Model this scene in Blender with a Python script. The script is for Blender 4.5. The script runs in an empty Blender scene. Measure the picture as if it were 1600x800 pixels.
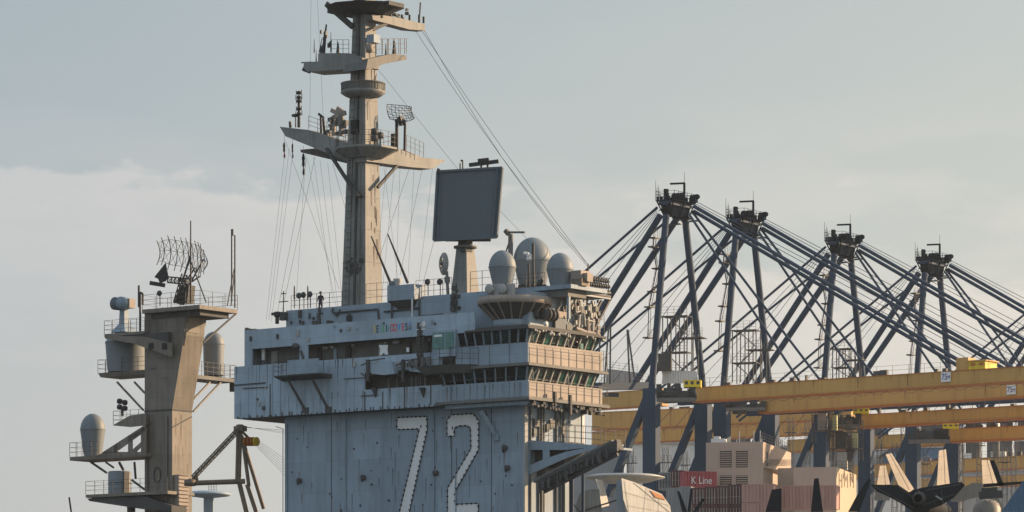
import bpy, bmesh, math, random
from mathutils import Vector, Matrix
random.seed(7)
R = math.radians
SC = bpy.context.scene
COL = SC.collection

# ---------------------------------------------------------------- camera, sky, sun, exposure
F, HZ, CZ = 6240.0, 1150.0, 12.0          # focal length in photo pixels, horizon row, eye height
cam = bpy.data.cameras.new("camera"); camo = bpy.data.objects.new("camera", cam); COL.objects.link(camo)
cam.sensor_width = 36; cam.lens = 36 * F / 1600; cam.shift_y = (HZ - 400) / 1600
cam.clip_start = 1; cam.clip_end = 40000
camo.location = (0, 0, CZ); camo.rotation_euler = (R(90), 0, 0)
SC.camera = camo

SUN_EL, SUN_AZ = 17.0, 21.0                 # azimuth: degrees behind the picture plane, sun at right
sd = Vector((math.cos(R(SUN_AZ)) * math.cos(R(SUN_EL)), math.sin(R(SUN_AZ)) * math.cos(R(SUN_EL)), math.sin(R(SUN_EL))))
W = bpy.data.worlds.new("World"); SC.world = W; W.use_nodes = True
nt = W.node_tree; nt.nodes.clear()
def wn(t, **k):
    n = nt.nodes.new(t)
    for a, b in k.items(): setattr(n, a, b)
    return n
wo = wn('ShaderNodeOutputWorld'); bg = wn('ShaderNodeBackground'); bg.inputs[1].default_value = 0.075
sky = wn('ShaderNodeTexSky', sky_type='NISHITA', sun_disc=False)
sky.sun_elevation = R(SUN_EL); sky.sun_rotation = math.atan2(sd.x, sd.y)
sky.air_density = 1.2; sky.dust_density = 2.0; sky.ozone_density = 1.5
tc = wn('ShaderNodeTexCoord'); mp = wn('ShaderNodeMapping'); mp.inputs['Scale'].default_value = (1.0, 1.0, 3.6)
nz = wn('ShaderNodeTexNoise'); nz.inputs['Scale'].default_value = 15; nz.inputs['Detail'].default_value = 7; nz.inputs['Roughness'].default_value = .52
mp.inputs['Location'].default_value = (1.37, .2, .5)
rp = wn('ShaderNodeValToRGB'); rp.color_ramp.elements[0].position = .44; rp.color_ramp.elements[1].position = .56
sep = wn('ShaderNodeSeparateXYZ')
# cloud veil: thicker and warmer low down, bluer and thinner high up
hr = wn('ShaderNodeMapRange'); hr.inputs[1].default_value = .03; hr.inputs[2].default_value = .19
veil = wn('ShaderNodeMix', data_type='RGBA'); veil.inputs[6].default_value = (6.55, 6.45, 6.1, 1); veil.inputs[7].default_value = (4.95, 5.4, 5.5, 1)
cl = wn('ShaderNodeMix', data_type='RGBA'); cl.inputs[7].default_value = (7.35, 6.85, 6.4, 1)
m0 = wn('ShaderNodeMix', data_type='RGBA'); m0.inputs[0].default_value = .78
fm = wn('ShaderNodeMath', operation='MULTIPLY'); fm2 = wn('ShaderNodeMapRange')
fm2.inputs[1].default_value = .125; fm2.inputs[2].default_value = .160; fm2.inputs[3].default_value = .62; fm2.inputs[4].default_value = .05
L = nt.links.new
L(tc.outputs['Generated'], mp.inputs[0]); L(mp.outputs[0], nz.inputs[0]); L(nz.outputs[0], rp.inputs[0])
L(tc.outputs['Generated'], sep.inputs[0]); L(sep.outputs[2], hr.inputs[0]); L(hr.outputs[0], veil.inputs[0])
hi = wn('ShaderNodeMix', data_type='RGBA'); hi.inputs[7].default_value = (6.2, 7.4, 8.6, 1); hz_ = wn('ShaderNodeMapRange'); hz_.inputs[1].default_value = .22; hz_.inputs[2].default_value = .6
L(sep.outputs[2], hz_.inputs[0]); L(hz_.outputs[0], hi.inputs[0]); L(veil.outputs[2], hi.inputs[6])
L(sky.outputs[0], m0.inputs[6]); L(hi.outputs[2], m0.inputs[7])
mh = wn('ShaderNodeMapRange'); mh.inputs[1].default_value = .19; mh.inputs[2].default_value = .55; mh.inputs[3].default_value = .78; mh.inputs[4].default_value = .62
L(sep.outputs[2], mh.inputs[0]); L(mh.outputs[0], m0.inputs[0])
ex_ = wn('ShaderNodeMapRange'); ex_.inputs[1].default_value = -.13; ex_.inputs[2].default_value = .09; ex_.inputs[3].default_value = .150; ex_.inputs[4].default_value = .112
nz2 = wn('ShaderNodeTexNoise'); nz2.inputs['Scale'].default_value = 34; nz2.inputs['Detail'].default_value = 8; nz2.inputs['Roughness'].default_value = .55
mp2 = wn('ShaderNodeMapping'); mp2.inputs['Scale'].default_value = (1, 1, 2.4); mp2.inputs['Location'].default_value = (.31, 0, .12)
L(tc.outputs['Generated'], mp2.inputs[0]); L(mp2.outputs[0], nz2.inputs[0]); L(sep.outputs[0], ex_.inputs[0])
def wm(op, a, b):
    n = wn('ShaderNodeMath', operation=op)
    for i, v in enumerate((a, b)):
        if hasattr(v, 'links'): L(v, n.inputs[i])
        else: n.inputs[i].default_value = v
    return n.outputs[0]
edge = wm('SUBTRACT', wm('ADD', ex_.outputs[0], wm('MULTIPLY', wm('SUBTRACT', nz2.outputs[0], .5), .075)), sep.outputs[2])
bank = wn('ShaderNodeMapRange', interpolation_type='SMOOTHSTEP'); bank.inputs[1].default_value = -.002; bank.inputs[2].default_value = .010; L(edge, bank.inputs[0])
soft = wn('ShaderNodeMapRange'); soft.inputs[1].default_value = .0; soft.inputs[2].default_value = .055; soft.inputs[3].default_value = 1.0; soft.inputs[4].default_value = .35; L(edge, soft.inputs[0])
bankf = wm('MULTIPLY', wm('MULTIPLY', bank.outputs[0], soft.outputs[0]), .75)
L(sep.outputs[2], fm2.inputs[0]); L(rp.outputs[0], fm.inputs[0]); L(fm2.outputs[0], fm.inputs[1])
def wisp(x0, z0, rx_, rz_, k):
    dx = wm('DIVIDE', wm('SUBTRACT', sep.outputs[0], x0), rx_); dz = wm('DIVIDE', wm('SUBTRACT', sep.outputs[2], z0), rz_)
    r_ = wm('SUBTRACT', 1.0, wm('ADD', wm('MULTIPLY', dx, dx), wm('MULTIPLY', dz, dz)))
    n_ = wn('ShaderNodeMapRange'); n_.inputs[1].default_value = .42; n_.inputs[2].default_value = .62; L(nz2.outputs[0], n_.inputs[0])
    return wm('MULTIPLY', wm('MULTIPLY', wm('MAXIMUM', r_, 0.0), n_.outputs[0]), k)
wsp = wm('MAXIMUM', wisp(.083, .1375, .013, .0035, .42), wisp(.026, .131, .022, .006, .9))
wsp = wm('MAXIMUM', wsp, wisp(-.03, .128, .03, .006, .6))
L(wm('MAXIMUM', wm('MAXIMUM', wm('MULTIPLY', fm.outputs[0], .5), bankf), wsp), cl.inputs[0]); L(m0.outputs[2], cl.inputs[6]); gx = wn('ShaderNodeMapRange'); gx.inputs[1].default_value = -.13; gx.inputs[2].default_value = .13; gx.inputs[3].default_value = 0; gx.inputs[4].default_value = 1
gc = wn('ShaderNodeMix', data_type='RGBA'); gc.inputs[6].default_value = (.86, .91, .97, 1); gc.inputs[7].default_value = (1.14, 1.11, 1.06, 1)
gm = wn('ShaderNodeMix', data_type='RGBA', blend_type='MULTIPLY'); gm.inputs[0].default_value = 1
L(sep.outputs[0], gx.inputs[0]); L(cl.outputs[2], gm.inputs[6]); L(gx.outputs[0], gc.inputs[0]); L(gc.outputs[2], gm.inputs[7]); L(gm.outputs[2], bg.inputs[0]); L(bg.outputs[0], wo.inputs[0])

sl = bpy.data.lights.new("sun", 'SUN'); sl.energy = 5.0; sl.angle = R(.5); sl.color = (1, .70, .43)
so = bpy.data.objects.new("sun", sl); COL.objects.link(so); so.location = (200, 100, 200)
so.rotation_euler = sd.to_track_quat('Z', 'Y').to_euler()
vs = SC.view_settings; vs.view_transform = 'Standard'; vs.look = 'None'; vs.gamma = 1; vs.use_curve_mapping = False
vs.exposure = 0.45
SC.cycles.max_bounces = 4; SC.cycles.diffuse_bounces = 2; SC.cycles.volume_bounces = 0
SC.cycles.transparent_max_bounces = 8

# ---------------------------------------------------------------- materials
def mat(name, col, rough=.6, var=.18, rust=0.0, metal=0.0, plates=False, scale=.35, streak=0.0, corr=0.0, bump=0.0, rustcol=(.16, .075, .03), grime=(.03, .027, .024), spec=.35, mscale=1.0):
    m = bpy.data.materials.new(name); m.use_nodes = True
    t = m.node_tree; N = t.nodes; l = t.links.new
    b = N['Principled BSDF']; b.inputs['Roughness'].default_value = rough; b.inputs['Metallic'].default_value = metal
    b.inputs['Specular IOR Level'].default_value = spec
    c = N.new('ShaderNodeTexCoord'); nz = N.new('ShaderNodeTexNoise'); nz.inputs['Scale'].default_value = scale; nz.inputs['Detail'].default_value = 8
    nz.inputs['Roughness'].default_value = .65
    l(c.outputs['Object'], nz.inputs[0])
    def mix(fac, a, bcol, mode='MIX'):
        x = N.new('ShaderNodeMix'); x.data_type = 'RGBA'; x.blend_type = mode
        if hasattr(fac, 'links'): l(fac, x.inputs[0])
        else: x.inputs[0].default_value = fac
        for i, v in ((6, a), (7, bcol)):
            if hasattr(v, 'links'): l(v, x.inputs[i])
            else: x.inputs[i].default_value = (*v, 1)
        return x.outputs[2]
    def ramp(src, a, bb):
        r = N.new('ShaderNodeMapRange'); r.inputs[1].default_value = a; r.inputs[2].default_value = bb; l(src, r.inputs[0]); return r.outputs[0]
    lo = tuple(x * (1 - var) for x in col); hi = tuple(min(1, x * (1 + var)) for x in col)
    o = mix(ramp(nz.outputs[0], .32, .68), lo, hi)
    sp = N.new('ShaderNodeSeparateXYZ'); l(c.outputs['Object'], sp.inputs[0])
    ad = N.new('ShaderNodeMath'); l(sp.outputs[0], ad.inputs[0]); l(sp.outputs[1], ad.inputs[1])
    cb = N.new('ShaderNodeCombineXYZ'); l(ad.outputs[0], cb.inputs[0]); l(sp.outputs[2], cb.inputs[1])
    if plates:
        br = N.new('ShaderNodeTexBrick'); l(cb.outputs[0], br.inputs[0]); br.inputs['Scale'].default_value = .42 * mscale
        br.inputs['Color1'].default_value = (.88, .88, .88, 1); br.inputs['Color2'].default_value = (1.08, 1.08, 1.08, 1)
        br.inputs['Mortar'].default_value = (.72, .72, .72, 1); br.inputs['Mortar Size'].default_value = .008; br.inputs['Mortar Smooth'].default_value = .6
        br.inputs['Brick Width'].default_value = 1.1; br.inputs['Row Height'].default_value = .95; br.inputs['Bias'].default_value = 0
        o = mix(.75, o, br.outputs[0], 'MULTIPLY')
    if streak:
        mpn = N.new('ShaderNodeMapping'); mpn.inputs['Scale'].default_value = (2.6 * mscale, .16 * mscale, 1); l(cb.outputs[0], mpn.inputs[0])
        n2 = N.new('ShaderNodeTexNoise'); n2.inputs['Scale'].default_value = 1.0; n2.inputs['Detail'].default_value = 6; n2.inputs['Roughness'].default_value = .7
        l(mpn.outputs[0], n2.inputs[0])
        mm = N.new('ShaderNodeMath'); mm.operation = 'MULTIPLY'; mm.inputs[1].default_value = streak; l(ramp(n2.outputs[0], .48, .72), mm.inputs[0])
        o = mix(mm.outputs[0], o, grime)
    if rust:
        n3 = N.new('ShaderNodeTexNoise'); n3.inputs['Scale'].default_value = 1.3 * mscale; n3.inputs['Detail'].default_value = 9; n3.inputs['Roughness'].default_value = .75
        mpn = N.new('ShaderNodeMapping'); mpn.inputs['Scale'].default_value = (1.6, 1.6, .55); l(c.outputs['Object'], mpn.inputs[0]); l(mpn.outputs[0], n3.inputs[0])
        mm = N.new('ShaderNodeMath'); mm.operation = 'MULTIPLY'; mm.inputs[1].default_value = min(1, rust * 1.6); l(ramp(n3.outputs[0], .62 - .15 * rust, .74 - .1 * rust), mm.inputs[0])
        o = mix(mm.outputs[0], o, rustcol)
    if corr or bump:
        bp = N.new('ShaderNodeBump'); bp.inputs['Strength'].default_value = 1.0
        if corr:
            wv = N.new('ShaderNodeTexWave'); wv.wave_type = 'BANDS'; wv.bands_direction = 'X'; wv.inputs['Scale'].default_value = corr; l(cb.outputs[0], wv.inputs[0])
            bp.inputs['Distance'].default_value = .08; l(wv.outputs['Fac'], bp.inputs['Height'])
        else:
            bp.inputs['Distance'].default_value = bump; l(nz.outputs[0], bp.inputs['Height'])
        l(bp.outputs[0], b.inputs['Normal'])
    l(o, b.inputs['Base Color'])
    return m
M = {}
M['hull'] = mat('grey_ship_paint', (.295, .375, .445), .55, .12, .12, plates=True, streak=.24, bump=.02)
M['hull_light'] = mat('pale_grey_ship_paint', (.38, .47, .55), .55, .13, .08, plates=True, streak=.22, bump=.02)
M['shield'] = mat('beige_grey_paint', (.36, .30, .255), .6, .16, .10, plates=True, streak=.18)
M['mastp'] = mat('weathered_mast_paint', (.25, .25, .235), .6, .2, .25, streak=.42, plates=True, rustcol=(.20, .13, .07))
M['towerp'] = mat('weathered_tower_paint', (.225, .20, .165), .6, .2, .38, streak=.45, plates=True, rustcol=(.22, .10, .035))
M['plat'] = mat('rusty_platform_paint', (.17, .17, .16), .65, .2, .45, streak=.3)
M['under'] = mat('dark_steel', (.08, .08, .078), .7, .25, .3)  # one dark steel tone for fittings, undersides and inner walls
M['rail'] = mat('railing_steel', (.10, .10, .10), .6, .2, .3)
M['pale'] = mat('pale_fittings_paint', (.40, .40, .38), .6, .15, .15)
M['ant'] = mat('dark_antenna_metal', (.035, .036, .038), .5, .3, .15)
M['glass'] = mat('dark_window_glass', (.008, .010, .012), .12, .3, spec=.6)
M['green'] = mat('green_tinted_glass', (.01, .065, .048), .15, .5, spec=.6, scale=1.2)
M['green2'] = mat('dark_green_glass', (.012, .035, .035), .1, .4, spec=.8, scale=2); M['teal2'] = mat('pale_green_glass', (.03, .13, .10), .2, .5, spec=.6, scale=2)
M['teal'] = mat('teal_tinted_glass', (.05, .20, .18), .2, .4, spec=.6, scale=1.2)
M['dome'] = mat('radome_shell', (.215, .245, .265), .55, .06, .03, streak=.12)
M['white'] = mat('white_paint', (.84, .84, .82), .6, .06, .03, streak=.1)
M['black'] = mat('black_paint', (.012, .012, .013), .6)
M['panel'] = mat('radar_face_paint', (.115, .145, .17), .6, .06, .03, streak=.10)
M['navy'] = mat('navy_crane_paint', (.030, .058, .100), .7, .2, .06, scale=.15, streak=.15, mscale=.4)
M['craned'] = mat('crane_machinery_paint', (.012, .018, .028), .95, .2, .0, spec=.0)
M['yellow'] = mat('ochre_girder_paint', (.62, .36, .11), .55, .12, .12, scale=.08, streak=.30, mscale=.3, grime=(.12, .055, .015))
M['orange'] = mat('orange_paint', (.50, .17, .04), .55, .15, .25, scale=.3)
M['lemon'] = mat('bright_yellow_paint', (.85, .62, .04), .5, .08)
M['lemonp'] = mat('pale_yellow_green_paint', (.55, .58, .32), .6, .1)
M['beige'] = mat('beige_house_paint', (.52, .43, .31), .6, .07, .03, streak=.08, scale=.2)
M['taupe'] = mat('taupe_house_paint', (.50, .40, .33), .6, .07, .03, streak=.08, scale=.2)
M['red'] = mat('red_container_paint', (.52, .13, .15), .55, .1, .06, corr=1.6, scale=.3)
M['maroon'] = mat('maroon_container_paint', (.17, .08, .085), .55, .15, .15, corr=1.6, scale=.5, streak=.2)
M['pink'] = mat('faded_red_container_paint', (.62, .38, .33), .55, .1, .08, corr=1.6, streak=.15)
M['gcont'] = mat('grey_container_paint', (.38, .40, .42), .55, .1, .08, corr=1.6, streak=.15)
M['bcont'] = mat('blue_container_paint', (.12, .22, .36), .55, .1, .08, corr=1.6)
M['wcont'] = mat('white_container_paint', (.72, .72, .70), .55, .08, .05, corr=.9, streak=.1)
M['rustarm'] = mat('brown_crane_metal', (.19, .15, .11), .6, .3, .5, scale=1.2)
M['jet'] = mat('jet_grey_paint', (.33, .29, .24), .5, .14, .08, streak=.3, plates=True, mscale=2)
M['jetdark'] = mat('jet_dark_paint', (.030, .032, .036), .75, .2, spec=.12)
M['e2'] = mat('aircraft_white_paint', (.54, .54, .51), .45, .14, .12, streak=.3, plates=True, mscale=1.4)
M['water'] = mat('harbour_water', (.03, .05, .055), .08, .2, scale=.05)
M['deck'] = mat('nonskid_deck', (.06, .06, .062), .85, .2, scale=.2)
M['quay'] = mat('quay_concrete', (.28, .27, .25), .85, .2, scale=.05)
M['skin'] = mat('skin', (.35, .2, .14), .6, .05)
M['cloth'] = mat('navy_coverall', (.03, .035, .05), .8, .1)
M['tree'] = mat('dark_foliage', (.045, .07, .025), .8, .4, scale=.5)
for nme, c in dict(l_y=(.95, .7, .08), l_k=(.02, .02, .02), l_t=(.06, .5, .45), l_r=(.85, .06, .08), l_b=(.03, .35, .8), l_g=(.1, .5, .18)).items():
    M[nme] = mat('letter_' + {'l_y': 'yellow', 'l_k': 'black', 'l_t': 'teal', 'l_r': 'red', 'l_b': 'blue', 'l_g': 'green'}[nme], c, .6, .1)

# ---------------------------------------------------------------- mesh builder
class MB:
    def __init__(s): s.v = []; s.f = []; s.sm = []
    def add(s, vs, fs, smooth=False):
        n = len(s.v); s.v += [tuple(v) for v in vs]; s.f += [tuple(i + n for i in f) for f in fs]; s.sm += [smooth] * len(fs); return s
    def prism(s, a, b):                       # two matching rings
        n = len(a)
        return s.add(list(a) + list(b), [tuple(range(n))[::-1], tuple(range(n, 2 * n))] + [(i, (i + 1) % n, n + (i + 1) % n, n + i) for i in range(n)])
    def box(s, x0, x1, y0, y1, z0, z1):
        x0, x1 = sorted((x0, x1)); y0, y1 = sorted((y0, y1)); z0, z1 = sorted((z0, z1))
        return s.prism([(x0, y0, z0), (x1, y0, z0), (x1, y1, z0), (x0, y1, z0)], [(x0, y0, z1), (x1, y0, z1), (x1, y1, z1), (x0, y1, z1)])
    def bar(s, a, b, w, h=None, n=4, r2=None, sm=False):
        a = Vector(a); b = Vector(b); h = h or w; d = b - a
        if d.length < 1e-6: return s
        d.normalize(); up = Vector((0, 0, 1)) if abs(d.z) < .97 else Vector((1, 0, 0))
        u = d.cross(up).normalized(); v = u.cross(d)
        def ring(c, k):
            if n == 4: return [c + u * x * w / 2 * k + v * y * h / 2 * k for x, y in ((-1, -1), (1, -1), (1, 1), (-1, 1))]
            return [c + (u * math.cos(t) + v * math.sin(t)) * w * k for t in [2 * math.pi * i / n for i in range(n)]]
        A = ring(a, 1); B = ring(b, (r2 / w) if r2 else 1); k = len(A)
        s.add(A + B, [tuple(range(k))[::-1], tuple(range(k, 2 * k))]); s.add(A + B, [(i, (i + 1) % k, k + (i + 1) % k, k + i) for i in range(k)], sm)
        return s
    def tube(s, a, b, r, n=6, r2=None): return s.bar(a, b, r, n=n, r2=r2, sm=n > 5)
    def lathe(s, c, prof, n=28, ax='z', arc=None):
        vs = []; fs = []; a0, a1 = arc or (0, 2 * math.pi); full = arc is None; k = n if full else n + 1
        for r, z in prof:
            for i in range(k):
                t = a0 + (a1 - a0) * i / n
                p = (r * math.cos(t), r * math.sin(t), z)
                if ax == 'x': p = (p[2], p[0], p[1])
                if ax == 'y': p = (p[0], p[2], p[1])
                vs.append((c[0] + p[0], c[1] + p[1], c[2] + p[2]))
        for j in range(len(prof) - 1):
            for i in range(n if full else n):
                i2 = (i + 1) % k
                fs.append((j * k + i, j * k + i2, (j + 1) * k + i2, (j + 1) * k + i))
        return s.add(vs, fs, True)
    def rail(s, pts, h=1.07, sp=1.3, r=.032, rails=(1, .66, .33)):
        for a, b in zip(pts, pts[1:]):
            a = Vector(a); b = Vector(b); n = max(1, round((b - a).length / sp))
            for i in range(n + 1):
                p = a.lerp(b, i / n) + Vector((0, 0, 0)); s.tube(p, p + Vector((0, 0, h)), r, 4)
            for k in rails: s.tube(a + Vector((0, 0, h * k)), b + Vector((0, 0, h * k)), r * .8, 4)
        return s
    def truss(s, a, b, w, r, n=8):            # square lattice bar
        a = Vector(a); b = Vector(b); d = (b - a).normalized(); up = Vector((0, 0, 1)) if abs(d.z) < .9 else Vector((1, 0, 0))
        u = d.cross(up).normalized() * w / 2; v = u.cross(d).normalized() * w / 2; c = [u + v, u - v, -u - v, -u + v]
        for k in c: s.tube(a + k, b + k, r, 4)
        for i in range(n):
            p = a.lerp(b, i / n); q = a.lerp(b, (i + 1) / n)
            for j in range(4): s.tube(p + c[j], q + c[(j + 1) % 4], r * .7, 4); s.tube(p + c[j], p + c[(j + 1) % 4], r * .7, 4)
        return s
    def build_each(s, name, m, parent):
        # every add() is a piece of its own: one small part per piece
        out = []; adj = {}
        starts = []
        for f in s.f: pass
        par = list(range(len(s.v)))
        def find(i):
            while par[i] != i: par[i] = par[par[i]]; i = par[i]
            return i
        for f in s.f:
            r = find(f[0])
            for k in f[1:]: par[find(k)] = r
        comp = {}
        for fi, f in enumerate(s.f): comp.setdefault(find(f[0]), []).append(fi)
        for fs in comp.values():
            ids = sorted({v for fi in fs for v in s.f[fi]}); mp_ = {v: i for i, v in enumerate(ids)}
            b = MB(); b.v = [s.v[i] for i in ids]; b.f = [tuple(mp_[v] for v in s.f[fi]) for fi in fs]; b.sm = [s.sm[fi] for fi in fs]
            out.append(b.build(name, m, parent))
        return out
    def build(s, name, m, parent=None, kind=None):
        me = bpy.data.meshes.new(name); me.from_pydata(s.v, [], s.f)
        me.polygons.foreach_set('use_smooth', s.sm); me.materials.append(m if not isinstance(m, str) else M[m])
        bm = bmesh.new(); bm.from_mesh(me); bmesh.ops.recalc_face_normals(bm, faces=bm.faces); bm.to_mesh(me); bm.free()
        me.update(); o = bpy.data.objects.new(name, me); COL.objects.link(o)
        if parent is not None: o.parent = parent.o if isinstance(parent, T) else parent
        if kind: o['kind'] = kind
        return o

def P(px, py, Y): return Vector(((px - 800) / F * Y, Y, CZ + (HZ - py) / F * Y))

ANG = -math.atan2(.6, .8)
class T:
    """a thing: an Empty at its base with a turned local frame; px/py measurements are solved on real planes of that frame"""
    def __init__(s, name, label, cat, loc, ang=ANG, group=None):
        s.loc = Vector(loc); s.a = ang; s.ex = Vector((math.cos(ang), math.sin(ang), 0)); s.ey = Vector((-math.sin(ang), math.cos(ang), 0))
        s.o = bpy.data.objects.new(name, None); COL.objects.link(s.o); s.o.location = s.loc; s.o.rotation_euler = (0, 0, ang); s.o.empty_display_size = .5
        s.o['label'] = label; s.o['category'] = cat
        if group: s.o['group'] = group
    def W(s, l): return s.loc + s.ex * l[0] + s.ey * l[1] + Vector((0, 0, l[2]))
    def l(s, w): d = Vector(w) - s.loc; return Vector((d.dot(s.ex), d.dot(s.ey), d.z))
    def X(s, px, py, c=0):                    # point of the plane x = c
        k = (px - 800) / F; o = s.loc + s.ex * c; t = (k * o.y - o.x) / (s.ey.x - k * s.ey.y)
        w = o + s.ey * t; return Vector((c, t, CZ + (HZ - py) / F * w.y - s.loc.z))
    def Y(s, px, py, c=0):                    # point of the plane y = c
        k = (px - 800) / F; o = s.loc + s.ey * c; t = (k * o.y - o.x) / (s.ex.x - k * s.ex.y)
        w = o + s.ex * t; return Vector((t, c, CZ + (HZ - py) / F * w.y - s.loc.z))
    def polyY(s, mb, pts, c, d):
        a = [s.Y(x, y, c) for x, y in pts]; b = [p + Vector((0, d, 0)) for p in a]; return mb.prism(a, b)
    def polyX(s, mb, pts, c, d):
        a = [s.X(x, y, c) for x, y in pts]; b = [p - Vector((d, 0, 0)) for p in a]; return mb.prism(a, b)
def tagged(o, label, cat, group=None):
    o['label'] = label; o['category'] = cat
    if group: o['group'] = group
    return o
def copy_tree(o, parent=None):
    c = o.copy(); COL.objects.link(c)
    if parent is not None: c.parent = parent
    for ch in list(o.children): copy_tree(ch, c)
    return c
def text(name, s, size, m, parent, mtx, ext=.01, sx=1.0):
    cu = bpy.data.curves.new(name, 'FONT'); cu.body = s; cu.size = size; cu.extrude = ext; cu.align_x = 'CENTER'; cu.align_y = 'CENTER'
    tmp = bpy.data.objects.new(name + '_tmp', cu); COL.objects.link(tmp)
    dg = bpy.context.evaluated_depsgraph_get(); me = bpy.data.meshes.new_from_object(tmp.evaluated_get(dg))
    bpy.data.objects.remove(tmp); me.name = name; me.materials.clear(); me.materials.append(M[m])
    me.transform(mtx @ Matrix.Diagonal((sx, 1, 1, 1)))
    o = bpy.data.objects.new(name, me); COL.objects.link(o); o.parent = parent.o if isinstance(parent, T) else parent
    return o
def faceY(p): return Matrix.Translation(p) @ Matrix.Rotation(R(90), 4, 'X')                       # text on a plane facing -y
def faceX(p): return Matrix.Translation(p) @ Matrix.Rotation(R(90), 4, 'Z') @ Matrix.Rotation(R(90), 4, 'X')   # facing +x

# ================================================================ the setting
DZ = 25.4
def sheet(name, x0, x1, y0, y1, z, m):
    return MB().add([(x0, y0, z), (x1, y0, z), (x1, y1, z), (x0, y1, z)], [(0, 1, 2, 3)]).build(name, m, kind='structure')
sheet('water', -9000, 9000, -500, 15000, 0, 'water')
MB().box(-90, 400, 400, 1500, .5, 3).build('quay', 'quay', kind='structure')
fd = MB(); Ow = P(820, 800, 283); ex = Vector((.8, -.6, 0)); ey = Vector((.6, .8, 0)); Ow.z = DZ
def q(a, b, z): w = Ow + ex * a + ey * b; return (w.x, w.y, z)
fd.prism([q(-110, -3, 3), q(52, -3, 3), q(52, 66, 3), q(-110, 66, 3)], [q(-110, -4, DZ), q(60, -4, DZ), q(60, 70, DZ), q(-110, 70, DZ)])
fd.build('flight_deck', 'deck', kind='structure')

# ================================================================ the island
IS = T('ship_island', 'large blue grey warship superstructure with a white 72 and glazed bridge at its sunlit corner', 'superstructure', Ow)
X, Yp = IS.X, IS.Y
zy = lambda px, py, c=0: IS.Y(px, py, c).z
xy = lambda px, c=0: IS.Y(px, 500, c).x
yx = lambda px, c=0: IS.X(px, 500, c).y
PA = -1.25                                            # plane of the overhanging upper decks
cx = xy(825, PA)                                      # x of the bridge corner
yb = yx(941, cx)                                      # far end of the bridge face
zA0, zA1 = zy(690, 634, PA), zy(560, 559, PA)         # main overhang: bottom, top
zB0, zB1 = zy(673, 524, PA), zy(720, 489, PA)         # upper band
x445, xA0, xB0 = xy(445), xy(366, PA), xy(382, PA)
yw = yx(912, 0)                                       # far end of the base's sunlit wall
ylw = yx(893, 0); zlw = IS.X(822, 690, 0).z
m = MB(); m.box(x445, 0, 0, yw, zlw, zA0 + .3); m.build('wall', 'hull', IS)
m = MB(); m.box(x445, 0, 0, ylw, 0, zlw - .002); m.build('wall', 'hull', IS)
# stiffener pipes and fittings on the shaded wall
for px, y0, y1 in ((540, 655, 800), (678, 646, 800), (712, 700, 800), (448, 662, 800)):
    a = IS.Y(px, y0, -.06); m = MB().tube((a.x, -.06, a.z), (a.x, -.06, 0), .05, 6)
    z = 0
    while z < a.z: m.box(a.x - .09, a.x + .09, -.12, 0, z, z + .06); z += 1.1
    m.build('pipe', 'hull', IS)
a = IS.Y(444, 672, -.02); m = MB().tube((a.x - .12, -.02, a.z + .1), (a.x - .12, -.02, 0), .04); m.tube((a.x - .12, -.02, a.z + .1), (a.x - .8, -.02, a.z + .3), .03); m.build('pipe', 'white', IS)
for px, py in ((469, 751), (569, 746), (790, 700), (794, 731), (682, 739), (608, 782), (581, 757)):
    a = IS.Y(px, py, 0); big = py != 782 and px != 581
    m = MB().lathe((a.x, 0, a.z), [(.0, -.22), (.2, -.22), (.2, 0)] if big else [(0, -.1), (.08, -.1), (.08, 0)], 12, 'y')
    if big: m.box(a.x - .24, a.x - .18, -.1, 0, a.z - .3, a.z + .2)
    m.build('floodlight', 'under', IS)
rnd = random.Random(3)
m = MB()
for i in range(40):
    x = rnd.uniform(x445 + .3, -.4); z = rnd.uniform(.2, zA0 - .4); k = rnd.uniform(.02, .07); m.box(x - k, x + k, -.05, 0, z - k, z + k * rnd.uniform(1, 3))
m.build_each('wall_fitting', 'under', IS)
for px in (518, 706, 768):                             # doors / seams as thin raised strips
    a = IS.Y(px, 660, 0); MB().box(a.x - .02, a.x + .02, -.03, 0, 0, zA0 - .2).build('weld_strip', 'under', IS)
# gusset under the overhang
a = IS.Y(763, 643, 0); b = IS.Y(777, 684, 0); m = MB().bar(a + Vector((0, -.9, 0)), b, .14, .3); m.box(b.x - .2, b.x + .2, -.15, 0, b.z - .2, b.z + .2); m.build('bracket', 'hull', IS)

# the 72: raised white digits outlined with small lamps
def digit(name, pts):
    pp = [(x / 4 + 600, y / 4 + 620) for x, y in pts]
    m = MB(); a = [IS.Y(x, y, -.035) for x, y in pp]
    n = len(a); vs = a + [p + Vector((0, .03, 0)) for p in a]
    from mathutils.geometry import tessellate_polygon
    tris = tessellate_polygon([[Vector((p.x, p.z, 0)) for p in a]])
    me = bpy.data.meshes.new(name); me.from_pydata([tuple(v) for v in vs], [], [tuple(t) for t in tris] + [(i, n + i, n + (i + 1) % n, (i + 1) % n) for i in range(n)])
    me.materials.append(M['white']); me.update()
    o = bpy.data.objects.new(name, me); COL.objects.link(o); o.parent = IS.o
    l = MB()
    for i in range(n):
        p, r = a[i], a[(i + 1) % n]; d = (r - p).length; k = max(1, int(d / .36))
        for j in range(k):
            c = p.lerp(r, (j + .5) / k); l.box(c.x - .045, c.x + .045, -.13, -.03, c.z - .055, c.z + .055)
        l.bar(p, r, .04, .04)
    l.build('lamp_string', 'black', o)
digit('number_seven', [(82, 130), (268, 122), (270, 205), (152, 752), (90, 752), (222, 200), (82, 205)])
digit('number_two', [(395, 247), (395, 145), (425, 112), (558, 105), (592, 150), (592, 330), (445, 590), (445, 672), (590, 665), (590, 740), (398, 745), (398, 570), (545, 322), (541, 195), (520, 180), (465, 182), (440, 198), (440, 245)])

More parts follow.
